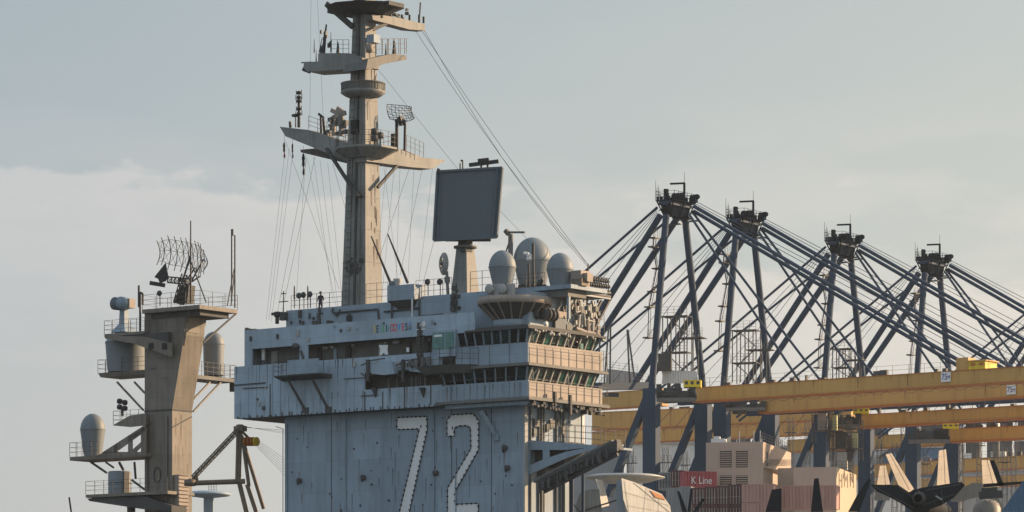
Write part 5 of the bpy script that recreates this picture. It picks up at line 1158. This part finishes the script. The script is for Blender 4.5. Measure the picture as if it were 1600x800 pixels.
# machinery trolleys at the girder ends
def trolley(px, py, Y, w_, h, label, lemon=None):
    c_ = P(px, py, Y); D = T('hoist_trolley', label, 'trolley', c_, R(-6), 'hoist trolleys at girder ends')
    MB().box(-w_ / 2, w_ / 2, -1, 1, 0, .35).build('frame', 'plat', D)
    m = MB(); m.lathe((-w_ * .15, -.2, h * .45), [(0, -.8), (.75, -.8), (.75, .8), (0, .8)], 16, 'x')
    for i in range(20): k = rnd.uniform(.1, .4); x = rnd.uniform(-w_ / 2, w_ / 2); m.box(x - k, x + k, -.9, .9 * rnd.random(), .3, .4 + rnd.uniform(.2, h))
    m.build('machinery', 'under', D)
    if lemon:
        a = D.l(P(lemon[0], lemon[2], Y)); b = D.l(P(lemon[1], lemon[3], Y)); MB().box(a.x, b.x, -1.05, .9, b.z, a.z).build('cab', 'lemon', D)
        m = MB()
        for i in range(3): x = a.x + (b.x - a.x) * (i + .5) / 3; m.box(x - .18, x + .18, -1.08, -1.05, b.z + .3, a.z - .15)
        m.build_each('cab_window', 'under', D)
    MB().rail([(-w_ / 2, -1.05, .35), (w_ / 2, -1.05, .35)], 1.1, 1, .04).build('railing', 'rail', D)
    return D
trolley(1057, 627, 474, 4.6, 1.9, 'hoist trolley with a bright yellow cover at the left end of the topmost girder', (1069, 1096, 595, 606))
trolley(1166, 642, 500, 5, .8, 'hoist trolley under the topmost girder, right of the second crane leg')
trolley(1325, 668, 505, 3, 1.3, 'hoist trolley with yellow cover at the left end of the third girder', (1333, 1358, 639, 647))
trolley(1452, 692, 486, 5, 1.6, 'hoist trolley with yellow cover at the left end of the short right girder', (1473, 1498, 663, 671))
for px, py0, py1, w_, mt, t in ((1284, 672, 645, 13, 'pale', 'pale grey hoist cabin hanging left of the third girder trolley'), (1303, 673, 648, 8, 'lemonp', 'pale yellow green panel beside the third girder trolley'), (1313, 700, 676, 16, 'under', 'dark hoist cage hanging below the third girder trolley'), (1335, 700, 676, 8, 'lemonp', 'pale yellow green panel hanging below the third girder trolley'), (1316, 735, 706, 14, 'pale', 'pale cabin standing behind the lettered block')):
    Y = 498; s__ = Y / F; D = T('hoist_cabin', t, 'cabin', P(px, py0, Y), R(-12), 'hoist cabins in the crane tangle'); h = (py0 - py1) * s__; w2 = w_ * s__ / 2
    MB().box(-w2, w2, 0, 1.2, 0, h).build('cabin_wall', mt, D); MB().box(-w2 - .1, w2 + .1, -.1, 1.3, h, h + .12).build('roof', 'under', D)
    MB().rail([(-w2 - .7, -.4, 0), (w2 + .7, -.4, 0)], 1.1, .6, .035).build('railing', 'rail', D); MB().box(-w2 - .7, w2 + .7, -.45, 1.3, -.12, -.002).build('floor', 'rail', D)
    m = MB(); m.truss((-w2 - .5, .3, h + 1.6), (-w2 - .5, .3, -1.6), .5, .05, 5); m.truss((w2 + .5, .3, h + 1.6), (w2 + .5, .3, -1.6), .5, .05, 5); m.build('hanger', 'rail', D)
PXS = (985, 1128, 1160, 1192, 1236, 1262, 1300, 1345, 1374, 1398, 1446, 1478, 1502, 1530, 1556, 1584, 1218, 1040, 1070, 1412, 1570, 1330)
ON = 'first second third fourth fifth sixth seventh eighth ninth tenth eleventh twelfth thirteenth fourteenth fifteenth sixteenth seventeenth eighteenth nineteenth twentieth twenty-first last'.split()
for i, px in enumerate(sorted(PXS)):
    y0 = rnd.uniform(655, 735) if px > 1110 else 730; Y = rnd.uniform(560, 640)
    D = T('lattice_mast', 'lattice mast in the crane tangle, %s from left, %s' % (ON[i], 'near the first crane' if px < 1120 else 'below the second crane' if px < 1250 else 'behind the lettered block' if px < 1420 else 'behind the jets at the right'), 'mast', P(px, y0 + 40, Y), R(-20), 'thin lattice masts behind the girders')
    MB().truss((0, 0, 3 - D.loc.z), (0, 0, 6.5), .7, .06, 22).build('lattice', 'rail', D); m = MB().box(-1, 1, -.5, .5, 4.2, 4.3); m.rail([(-1, -.5, 4.3), (1, -.5, 4.3)], .9, .5, .04); m.build('landing', 'rail', D)
# white panels on the first trolley, navy pipe and grey hull behind
D = T('machinery_house', 'pale ribbed machinery house beside the first crane leg, above its trolley', 'cabin', P(1063, 608, 488), R(-6))
m = MB(); m.prism([D.l(P(x, y, 488)) for x, y in ((1034, 600), (1092, 598), (1088, 580), (1036, 578))], [D.l(P(x, y, 491)) for x, y in ((1034, 600), (1092, 598), (1088, 580), (1036, 578))]); m.build('wall', 'wcont', D)
MB().rail([D.l(P(1034, 578, 487.8)), D.l(P(1090, 580, 487.8))], 1, .8, .04).build('railing', 'rail', D)
MB().box(-2.6, -1.0, -2, 0, 2.2, 4.2).build('tank', 'under', D)
# stair towers
def stair(px, py0, py1, Y, label, w_=2.0):
    b_ = P(px, py0, Y); h = (py0 - py1) * Y / F; D = T('stair_tower', label, 'stair tower', b_, R(-20), 'steel stair towers')
    for x in (-w_, -w_ * .45, w_ * .1, w_ * .6, w_):
        for y in (-1, 1): MB().bar((x, y, 0), (x, y, h * (1 if x < w_ * .9 else .7)), .12, .12).build('post', 'rail', D)
    for k, xx in ((1, -.4), (.62, .5), (.38, -.2)):
        m = MB().box(-w_ * 1.1 + (w_ if xx > 0 else 0), w_ * .6 + (w_ if xx > 0 else 0), -1.1, 1.1, h * k - .1, h * k); m.rail([(-w_ * 1.1 + (w_ if xx > 0 else 0), -1.1, h * k), (w_ * .6 + (w_ if xx > 0 else 0), -1.1, h * k)], 1.1, .8, .04); m.build('landing', 'rail', D)
    m = MB(); n = max(3, int(h / 2.4))
    for i in range(n): x0_, x1_ = (-w_ * .8, w_ * .5) if i % 2 else (w_ * .5, -w_ * .8); m.bar((x0_, 0, h * i / n), (x1_, 0, h * (i + 1) / n), .25, .1)
    m.build('stair_flight', 'rail', D); return D
stair(1063, 585, 494, 500, 'steel stair tower with landings, between the two legs of the first crane')
stair(1171, 598, 516, 520, 'steel stair tower with landings, between the two legs of the second crane')
stair(1322, 592, 545, 540, 'short steel stair tower on the girder, between the legs of the third crane', 1.6)
# trolley / service bridge in front of machinery: hanging ropes at left of first crane
D = T('navy_walkway', 'navy horizontal tubular walkway left of the first crane leg', 'walkway', P(940, 606, 505), R(5))
m = MB(); a = D.l(P(930, 604, 505)); b = D.l(P(1012, 603, 512)); m.bar(a, b, 1.2, .95); m.bar(a + Vector((0, 0, -1.0)), b + Vector((-4, 0, -1.2)), .6, .5); m.build('tube', 'navy', D); MB().rail([a + Vector((0, -.5, .4)), b + Vector((0, -.5, .4))], 1.1, 1.1, .04).build('railing', 'rail', D)
for i, (p0, p1) in enumerate((((951, 512), (944, 600)), ((954, 512), (953, 600)), ((980, 515), (984, 598)), ((981, 515), (991, 590)), ((938, 528), (935, 560)))): MB().bar(D.l(P(*p0, 505)), D.l(P(*p1, 505)), .2, .2).build('guy_pole', 'rail', D)
D = T('white_cabin', 'pale blue grey cabin behind the navy walkway, right of the bridge', 'cabin', P(968, 602, 700), R(0))
MB().prism([D.l(P(x, y, 700)) for x, y in ((946, 604), (1002, 604), (996, 582), (948, 576))], [D.l(P(x, y, 706)) for x, y in ((946, 604), (1002, 604), (996, 582), (948, 576))]).build('wall', 'gcont', D)
MB().rail([D.l(P(948, 577, 699)), D.l(P(996, 583, 699))], 1.4, 1, .05).build('railing', 'rail', D)

# ================================================================ houses and containers beyond the deck
def block(name, label, cat, x0, x1, xf, yt, yb_, Y, mt, mt2=None, group=None, part='wall'):
    """x0..x1 near face, x1..xf right face"""
    w_ = P(x1, yb_, Y); D = T(name, label, cat, w_, R(-14), group)
    a_ = D.Y(x0, yt, 0); zt_ = D.Y(x1, yt, 0).z; dy = D.X(xf, yt, 0).y if xf > x1 else 3
    MB().box(a_.x, 0, 0, dy, 0, zt_).build(part, mt, D)
    return D, a_.x, dy, zt_
D, ax, dy, zt_ = block('accommodation_block', 'tan flat roofed block with louvred vents and a sunlit right side', 'building', 1103, 1192, 1236, 690, 800, 492, 'taupe')
MB().box(ax, -.0, -.03, 0, 0, 0.01).v
for i, px in enumerate((1134, 1159)):
    for y0, y1 in ((704, 730), (743, 760)):
        a, b = D.Y(px - 9, y0, -.05), D.Y(px + 9, y1, -.05)
        f = MB().box(a.x, b.x, -.06, 0, b.z, a.z).build('louvre', 'under', D); m = MB(); z = b.z + .12
        while z < a.z: m.box(a.x + .06, b.x - .06, -.14, -.06, z, z + .1); z += .27
        m.build('slats', 'taupe', f)
MB().rail([(-.1, .1, zt_), (-.1, dy, zt_)], 1.1, 1.4, .04).build('railing', 'rail', D)
MB().rail([D.X(1196, 728, .5), D.X(1236, 728, .5)], .8, .7, .04).build('railing', 'rail', D); MB().box(0, .6, .5, dy, D.X(1210, 735, 0).z - .2, D.X(1210, 735, 0).z).build('balcony', 'beige', D)
q_ = D.X(1199, 718, .06); MB().box(0, .08, q_.y - .2, q_.y + .3, q_.z - 1.2, q_.z + 1).build('door', 'under', D)
m = MB(); m.box(-6.6, -4.9, .5, 2, zt_, zt_ + .5); m.box(-6.3, -5.6, .6, 1.5, zt_ + .5, zt_ + .8); m.build('roof_fan', 'white', D)
for x in (-3, -1.2, -.4): MB().tube((x, .4, zt_), (x, .4, zt_ + 1.4), .05).build('roof_pole', 'white', D)
D, ax, dy, zt_ = block('accommodation_block', 'low taupe wing joining the louvred block and the lettered container', 'building', 1215, 1247, 1250, 731, 800, 497, 'taupe')
D, ax, dy, zt_ = block('lettered_container', 'large taupe block with three big faded letters on its yellow lit side', 'container', 1240, 1307, 1338, 729.5, 810, 488, 'beige')
MB().box(ax, -.0, -.04, -.002, 0, zt_).build('shade_tone_panel', 'taupe', D)  # taupe sheet paints this face's shade; the lit side keeps yellower beige
q_ = D.X(1322, 747, .02); M['l_hmm'] = mat('faded_letter_paint', (.19, .15, .11), .6, .3)
for ch, px in (('H', 1313.5), ('M', 1322), ('M', 1331.5)): p_ = D.X(px, 752, .03); text('letter', ch, 2.5, 'l_hmm', D, faceX(p_), .01, 1.75)
def cont(label, x0, x1, xf, yt, yb_, Y, mt, doors=False, grp='shipping containers', ang=-14):
    w_ = P(x1, yb_, Y); D = T('shipping_container', label, 'container', w_, R(ang), grp)
    a_ = D.Y(x0, yt, 0); zt_ = 2.6; dy = 2.44 if xf <= x1 else max(2.4, D.X(xf, yt, 0).y)
    zt_ = D.Y(x1, yt, 0).z
    MB().box(a_.x, 0, 0, dy, 0, zt_).build('body', mt, D)
    m = MB(); n = int(-a_.x / .42)
    if not doors:
        for i in range(n): x = a_.x + .2 + i * (-a_.x - .4) / max(1, n - 1); m.box(x - .1, x + .1, -.075, -.001, .15, zt_ - .15)
        m.build('corrugated_side', mt, D)
    m = MB()
    for x in (a_.x, 0):
        m.bar((x, -.03, 0), (x, -.03, zt_), .14, .14)
        if x == 0: m.bar((x + .02, dy, 0), (x + .02, dy, zt_), .14, .14)
    m.bar((a_.x, -.03, zt_ - .06), (0, -.03, zt_ - .06), .1, .14); m.bar((a_.x, -.03, .06), (0, -.03, .06), .1, .14); m.bar((.02, 0, zt_ - .06), (.02, dy, zt_ - .06), .1, .14)
    m.build('frame', mt, D)
    if doors:
        m = MB(); n = 4
        for i in range(n): x = a_.x * (i + .5) / n; m.tube((x, -.1, .2), (x, -.1, zt_ - .2), .05, 6); m.box(x - .1, x + .1, -.12, -.05, zt_ * .4, zt_ * .45)
        m.build('door_bars', 'pale' if mt == 'maroon' else 'rail', D)
    return D
K = cont('red shipping container with white lettering below the louvred block', 1068, 1119, 1119, 737, 762, 490, 'red', ang=12)
q_ = K.Y(1096, 751, -.1); text('lettering', 'K Line', 1.3, 'white', K, faceY(q_ + Vector((0, -.03, 0))), .02, .78)
cont('two maroon container door ends left of the red lettered container', 1049, 1067, 1067, 735, 762, 491, 'maroon', True)
cont('grey shipping container left of the maroon door ends, under the rotating dome', 1030, 1048, 1048, 738, 765, 493, 'gcont', True)
for i, (x0, x1, t) in enumerate(((1082, 1101, 'leftmost'), (1102, 1119, 'second'), (1120, 1138, 'third'), (1139, 1158, 'rightmost'))):
    yt = 762 - i * 1.6
    cont('maroon container door end in the front row, %s of four' % t, x0, x1, x1, yt, 790, 478, 'maroon', True)
    cont('maroon container door end in the row below, %s of four' % t, x0, x1, x1, 791, 822, 478, 'maroon', True)
cont('faded pink container left of the dark tail fin, upper one of two', 1160, 1209, 1209, 756, 784, 476, 'pink')
cont('faded pink container left of the dark tail fin, lower one of two', 1160, 1209, 1209, 785, 815, 476, 'pink')
cont('faded pink ribbed container right of the dark tail fin', 1221, 1306, 1306, 758, 795, 478, 'pink')
cont('pale grey container end below the red lettered container', 1062, 1079, 1079, 760, 800, 483, 'gcont')
cont('pale blue grey container end beside the aircraft nose cone', 1042, 1061, 1061, 762, 800, 484, 'gcont')
# white sheds and stacked boxes far behind
def shed(label, x0, x1, yt, Y, mt, n=0):
    w_ = P((x0 + x1) / 2, 0, Y); w_.z = 3; D = T('white_shed' if mt == 'wcont' else 'storage_block', label, 'shed', w_, 0, 'pale sheds behind the cranes')
    hw = (x1 - x0) / 2 * Y / F; zt_ = CZ + (HZ - yt) * Y / F - 3
    MB().box(-hw, hw, 0, 30, 0, zt_).build('wall', mt, D); MB().box(-hw - .5, hw + .5, -.5, 30.5, zt_, zt_ + .5).build('roof', 'pale', D)
shed('white ribbed shed right behind the first crane legs', 986, 1108, 694, 760, 'wcont'); shed('pale shed in the gap left of the first crane leg', 893, 975, 706, 780, 'gcont')
shed('white shed behind the dark jet wings at the bottom right', 1335, 1500, 750, 800, 'wcont'); shed('grey blue shed below the lowest girder at the right edge', 1505, 1640, 735, 820, 'gcont')
shed('dark blue storage block behind the tail fins', 1395, 1480, 700, 830, 'bcont'); shed('grey storage block under the middle girders', 1225, 1345, 700, 840, 'gcont')
shed('white shed glimpsed between the lower girders', 1340, 1400, 692, 860, 'wcont')
# stacks of faraway boxes between girders
for i in range(46):
    px = rnd.uniform(1110, 1610); base = 655 + (px < 1330) * 15 + rnd.choice((0, 22, 45, 68)) - (px - 1340) * .04; Y = rnd.uniform(860, 980)
    if base < 640: continue
    w_ = rnd.uniform(8, 26); mt_ = rnd.choice(('wcont', 'gcont', 'maroon', 'bcont', 'under', 'wcont')); cn = {'wcont': 'white', 'gcont': 'grey', 'maroon': 'maroon', 'bcont': 'blue', 'under': 'dark'}[mt_]
    D = T('stacked_container', 'small far %s container glimpsed between the ochre girders' % cn, 'container', P(px, base, Y), R(rnd.choice((0, -14, 12))), 'far containers between the girders')
    z0 = 3 - D.loc.z; MB().box(-w_ * .07, w_ * .07, 0, 3, 0, rnd.uniform(.8, 1.4)).build('body', mt_, D)
    MB().box(-w_ * .07, w_ * .07, .2, 2.8, z0, -.002).build('support_stack', 'under', D)
    if i % 3 == 0: MB().tube((0, 0, 1), (0, 0, 3.4), .08).build('pole', 'rail', D)

# ================================================================ aircraft on deck
# early warning aircraft with rotating dome, right of the island
w = P(970, 0, 330); w.z = DZ
AW = T('radar_aircraft', 'white radar aircraft with a round dome and tail towards us, right of the island', 'aircraft', w, R(-10))
def aq(px, py, d=0): return AW.l(P(px, py, 330 + d))
c = aq(975, 746, 4); s = 334 / F; rr = 64 * s
MB().lathe(c, [(0, .30), (rr * .4, .29), (rr * .8, .2), (rr, .02), (rr * .98, -.06), (rr * .6, -.42), (0, -.5)], 48).build('rotating_dome', 'e2', AW)
m = MB().prism(*frus((c.x, c.y, 3.0), .8, (c.x, c.y, c.z - .4), .45, 8)); m.build('dome_pylon', 'e2', AW)
m = MB()
body = [(c.x + 1.6, -3.0, 3.6, .25), (c.x + 1.2, -1.5, 3.4, .6), (c.x + .6, 1, 3.0, .95), (c.x, 4, 2.7, 1.1), (c.x - .5, 8, 2.5, 1.1), (c.x - .9, 11, 2.3, .7)]
m.lathe((0, 0, 0), [(0, 0)], 3)
m = MB(); vs = []; n = 18
for (x, y, z, r) in body: vs += [(x + r * math.cos(2 * math.pi * i / n), y, z + r * math.sin(2 * math.pi * i / n)) for i in range(n)]
m.add(vs, [(j * n + i, j * n + (i + 1) % n, (j + 1) * n + (i + 1) % n, (j + 1) * n + i) for j in range(len(body) - 1) for i in range(n)], True); m.build('fuselage', 'e2', AW)
def slab(th_, pts, nm, mt, par, Yf, d0=0, skew=0):   # flat surface standing in a plane facing the lens side, with real thickness
    xm = min(p[0] for p in pts); g = lambda x: Yf + d0 + (x - xm) * Yf / F * skew
    A = [par.l(P(x, y, g(x))) for x, y in pts]; B2 = [par.l(P(x, y, g(x) + th_)) for x, y in pts]; return MB().prism(A, B2).build(nm, mt, par)
slab(.35, [(931, 749), (942, 750), (952, 790), (940, 793)], 'tail_fin', 'e2', AW, 330, skew=2.2); slab(.3, [(963, 753), (973, 747), (977, 800), (963, 805)], 'tail_fin', 'hull', AW, 329)
slab(.9, [(971, 747), (990, 753), (1034, 772), (1047, 790), (1050, 810), (985, 812), (974, 780)], 'wing_panel', 'e2', AW, 327.5, skew=1.1)
gw = lambda x: 327.5 - .05 + (x - 971) * 327.5 / F * 1.1
for p_, r_, k in (((976, 752), (984, 810), .05), ((990, 754), (1046, 800), .06), ((1010, 762), (1004, 812), .04), ((1030, 771), (1028, 812), .04), ((974, 768), (1046, 790), .035), ((980, 790), (1048, 802), .03)):
    MB().bar(AW.l(P(*p_, gw(p_[0]))), AW.l(P(*r_, gw(r_[0]))), k * .35, k * .35).build('panel_joint', 'rail', AW)
q_ = aq(1026, 777, -.6); slab(.05, [(1016, 766), (1034, 774), (1040, 781), (1024, 777)], 'marking', 'orange', AW, 327.4, d0=(1016 - 971) * 327.5 / F * 1.1, skew=1.1)
m = MB(); m.prism([aq(899, 792), aq(905, 772), aq(918, 765), aq(936, 764), aq(941, 800), aq(900, 800)], [aq(899, 792, 2), aq(905, 772, 2), aq(918, 765, 2), aq(936, 764, 2), aq(941, 800, 2), aq(900, 800, 2)]); m.build('engine_nacelle', 'mastp', AW)
m = MB().bar(aq(894, 785), aq(906, 800), .1, .1); m.bar(aq(905, 800), aq(975, 778), .18, .12); m.build('propeller_brace', 'under', AW)
for x in (-2, 2): MB().tube((c.x + x, 5, 0), (c.x + x, 5, 2.6), .12).build('landing_gear', 'under', AW); 
slab(3, [(895, 812), (1060, 812), (1060, 818), (895, 818)], 'wing', 'e2', AW, 333)
# second dome behind the deck crane
w = P(326, 0, 340); w.z = DZ
A2 = T('radar_aircraft', 'mostly hidden radar aircraft, only its flat dome showing behind the brown deck crane', 'aircraft', w, R(0))
c = A2.l(P(326, 773, 340)); MB().lathe(c, [(0, .3), (1.4, .28), (1.9, .1), (2.0, 0), (1.7, -.12), (0, -.35)], 40).build('rotating_dome', 'hull_light', A2)
MB().box(c.x - .4, c.x + .4, c.y - .4, c.y + .4, 2, c.z - .2).build('dome_pylon', 'hull', A2); MB().box(c.x - 1, c.x + 1, -4, 5, .6, 2).build('fuselage', 'hull', A2)
m = MB().rail([A2.l(P(326, 768, 339)), A2.l(P(338, 768, 339))], .6, .2, .03); m.build('aerial', 'ant', A2)

def tube_y(mb, rings, n=16):
    vs = []
    for (x, y, z, rx_, rz_) in rings: vs += [(x + rx_ * math.cos(2 * math.pi * i / n), y, z + rz_ * math.sin(2 * math.pi * i / n)) for i in range(n)]
    mb.add(vs, [(j * n + i, j * n + (i + 1) % n, (j + 1) * n + (i + 1) % n, (j + 1) * n + i) for j in range(len(rings) - 1) for i in range(n)], True)
    mb.add(vs[:n], [tuple(range(n))]); mb.add(vs[-n:], [tuple(range(n))]); return mb
def jet(label, px, Y, fins, wings, mt, body=True, wm='jetdark', th_=.22):
    w = P(px, 0, Y); w.z = DZ; J = T('fighter_jet', label, 'aircraft', w, R(-15), 'fighter jets parked on deck')
    for p in fins:
        o = slab(th_, p, 'tail_fin', mt, J, Y, skew=2.6)
        xm = min(q[0] for q in p); gd = lambda x: Y - .035 + (x - xm) * Y / F * 2.6
        a_ = (p[0][0] * .3 + p[1][0] * .7, p[0][1] * .3 + p[1][1] * .7); b_ = (p[-1][0] * .35 + p[2][0] * .65, p[-1][1] * .35 + p[2][1] * .65)
        MB().bar(J.l(P(*a_, gd(a_[0]))), J.l(P(*b_, gd(b_[0]))), .02, .02).build('rudder_hinge', 'rail', o)
        for t in (.18, .55): c_ = (p[0][0] * (1 - t) + p[-1][0] * t, p[0][1] * (1 - t) + p[-1][1] * t); d_ = (p[1][0] * (1 - t) + p[2][0] * t, p[1][1] * (1 - t) + p[2][1] * t); MB().bar(J.l(P(*c_, gd(c_[0]))), J.l(P(*d_, gd(d_[0]))), .010, .010).build('panel_joint', 'rail', o)
    for p in wings: slab(th_ * 1.2, p, 'folded_wing', wm, J, Y - .6)
    if body:
        c = J.l(P(px, 788, Y)); m = MB(); tube_y(m, [(c.x, .6, c.z, .75, .6), (c.x, 3, c.z, 1.1, .8), (c.x, 8, c.z - .2, 1.0, .8), (c.x, 12, c.z - .3, .5, .5)]); m.build('fuselage', wm, J)
        for x in (-1, 1): MB().tube((c.x + x, 4, 0), (c.x + x, 4, c.z - .3), .1).build('landing_gear', 'under', J)
    else:
        c = J.l(P(px, 812, Y)); m = MB(); tube_y(m, [(c.x, .2, c.z, .9, .5), (c.x, 4, c.z, 1.1, .7), (c.x, 10, c.z, .6, .5)]); m.build('fuselage', wm, J)
        for x in (-1, 1): MB().tube((c.x + x, 4, 0), (c.x + x, 4, c.z - .3), .1).build('landing_gear', 'under', J)
    return J
J1 = jet('dark fighter jet seen from behind, black tailplanes spread', 1436, 262, [[(1384, 710), (1393, 708), (1428, 764), (1420, 770), (1408, 768)], [(1467, 704), (1478, 702), (1484, 756), (1470, 760), (1464, 758)]],
    [[(1360, 757), (1404, 758), (1420, 769), (1428, 800), (1405, 785), (1386, 775), (1370, 768)], [(1420, 769), (1440, 762), (1502, 753), (1508, 758), (1490, 778), (1470, 790), (1440, 800), (1428, 800)]], 'jet')
c = J1.l(P(1436, 779, 261)); m = MB(); 
m.lathe((c.x, c.y - .3, c.z), [(.28, -.1), (.42, 0), (.46, .5), (.3, .5)], 20, 'y'); m.build('exhaust_nozzle', 'under', J1)
for i in range(12):
    t = 2 * math.pi * i / 12; MB().bar((c.x + .46 * math.cos(t), c.y - .3, c.z + .46 * math.sin(t)), (c.x + .49 * math.cos(t), c.y + .3, c.z + .49 * math.sin(t)), .03, .03).build('nozzle_petal', 'rail', J1)
for p_, r_ in (((1366, 760), (1428, 794)), ((1404, 760), (1424, 776)), ((1446, 766), (1500, 757)), ((1440, 790), (1492, 772)), ((1470, 760), (1474, 786))):
    MB().bar(J1.l(P(*p_, 261.3)), J1.l(P(*r_, 261.3)), .04, .04).build('panel_joint', 'rail', J1)
m = MB(); m.bar(J1.l(P(1462, 775, 261.2)), J1.l(P(1472, 781, 261.2)), .22, .1); m.build('marking', 'pale', J1)
jet('fighter jet with one broad tan fin, left of the dark jet and its leaning fin', 1380, 275, [[(1375, 728), (1384, 727), (1391, 757), (1370, 758)]], [[(1368, 760), (1392, 762), (1390, 782), (1366, 782)]], 'jet', False, 'jet')
jet('fighter jet at the right with a tan fin and a black leaning fin', 1541, 278, [[(1534, 719), (1546, 719), (1562, 760), (1536, 764)]], [[(1546, 719), (1554, 719), (1568, 757), (1560, 760)], [(1536, 756), (1600, 752), (1600, 756), (1536, 762)]], 'jet', False)
JC = T('covered_engine', 'tan ribbed cover over an engine at the bottom right, below the leaning black fin', 'engine cover', (lambda w_: (w_.x, w_.y, DZ))(P(1542, 800, 270)), R(-15))
c = JC.l(P(1542, 797, 270)); m = MB().lathe(c, [(.95, -.6), (.95, .1), (.8, .45), (.5, .65), (0, .75)], 24); m.build('cover', 'jet', JC)
for i in range(12): t = 2 * math.pi * i / 12; MB().bar(c + Vector((.97 * math.cos(t), .97 * math.sin(t), -.6)), c + Vector((.6 * math.cos(t), .6 * math.sin(t), .62)), .07, .07).build('rib', 'jet', JC)
MB().box(c.x - .5, c.x + .5, c.y - .5, c.y + .5, 0, c.z - .5).build('stand', 'under', JC)
m = MB(); m.bar(JC.l(P(1530, 774, 269)), JC.l(P(1566, 772, 269)), .3, .5); m.bar(JC.l(P(1534, 766, 269)), JC.l(P(1558, 764, 269)), .2, .3); m.build('crossbar', 'under', JC)
J3 = jet('pale grey fighter jet between the dark tailplanes and the black leaning fin', 1512, 285, [], [[(1482, 772), (1520, 754), (1548, 756), (1545, 772), (1500, 784), (1486, 784)], [(1530, 780), (1560, 778), (1572, 800), (1522, 800)]], 'pale', False, 'jet')
jet('fighter jet with one upright black fin in front of the pink containers', 1275, 262, [], [[(1272, 748), (1279, 747), (1286, 800), (1267, 800)]], 'jet', False)
jet('fighter jet with a black fin seen edge on between the two pink containers', 1210, 262, [], [[(1206, 765), (1221, 763), (1221, 800), (1196, 800)]], 'jet', False)
jet('fighter jet with thin crossing black fins before the blue grey container end', 1065, 262, [], [[(1058, 767), (1062, 768), (1074, 800), (1066, 800)], [(1079, 762), (1082, 764), (1079, 800), (1074, 800)], [(1098, 778), (1101, 780), (1090, 800), (1082, 800)]], 'jet', False)
jet('fighter jet with a black folded wing leaning up past the big lettered block', 1343, 262, [], [[(1357, 748), (1361, 750), (1350, 780), (1342, 800), (1325, 800), (1340, 772)]], 'jet', False)
jet('fighter jet with a blue grey folded wing at the bottom right corner', 1590, 262, [], [[(1598, 752), (1610, 745), (1612, 800), (1564, 800)]], 'jet', False, 'bcont')
# leaves of ground cover seen under the lower girders
m = MB()
for i in range(900):
    px = rnd.uniform(920, 1100); Y = rnd.uniform(900, 930); py = 700 - 8 * math.sin(px * .05) + rnd.uniform(-8, 40); c = P(px, py, Y); k = rnd.uniform(.3, .8)
    a_ = rnd.uniform(0, 6.28); m.add([c, c + Vector((k * math.cos(a_), k * .5, k * math.sin(a_))), c + Vector((k * math.cos(a_ + 1), -k * .4, k * math.sin(a_ + 1)))], [(0, 1, 2)])

# ================================================================ the air
def haze(density):
    hb = MB().box(-1500, 1500, -30, 1600, -1, 110)
    hm = bpy.data.materials.new('haze_air'); hm.use_nodes = True; t = hm.node_tree
    for n in list(t.nodes):
        if n.type != 'OUTPUT_MATERIAL': t.nodes.remove(n)
    v = t.nodes.new('ShaderNodeVolumePrincipled'); v.inputs['Density'].default_value = density; v.inputs['Color'].default_value = (.80, .90, 1.0, 1); v.inputs['Anisotropy'].default_value = .2
    t.links.new(v.outputs[0], [n for n in t.nodes if n.type == 'OUTPUT_MATERIAL'][0].inputs['Volume'])
    return hb.build('haze', hm, kind='stuff')
haze(.00007)
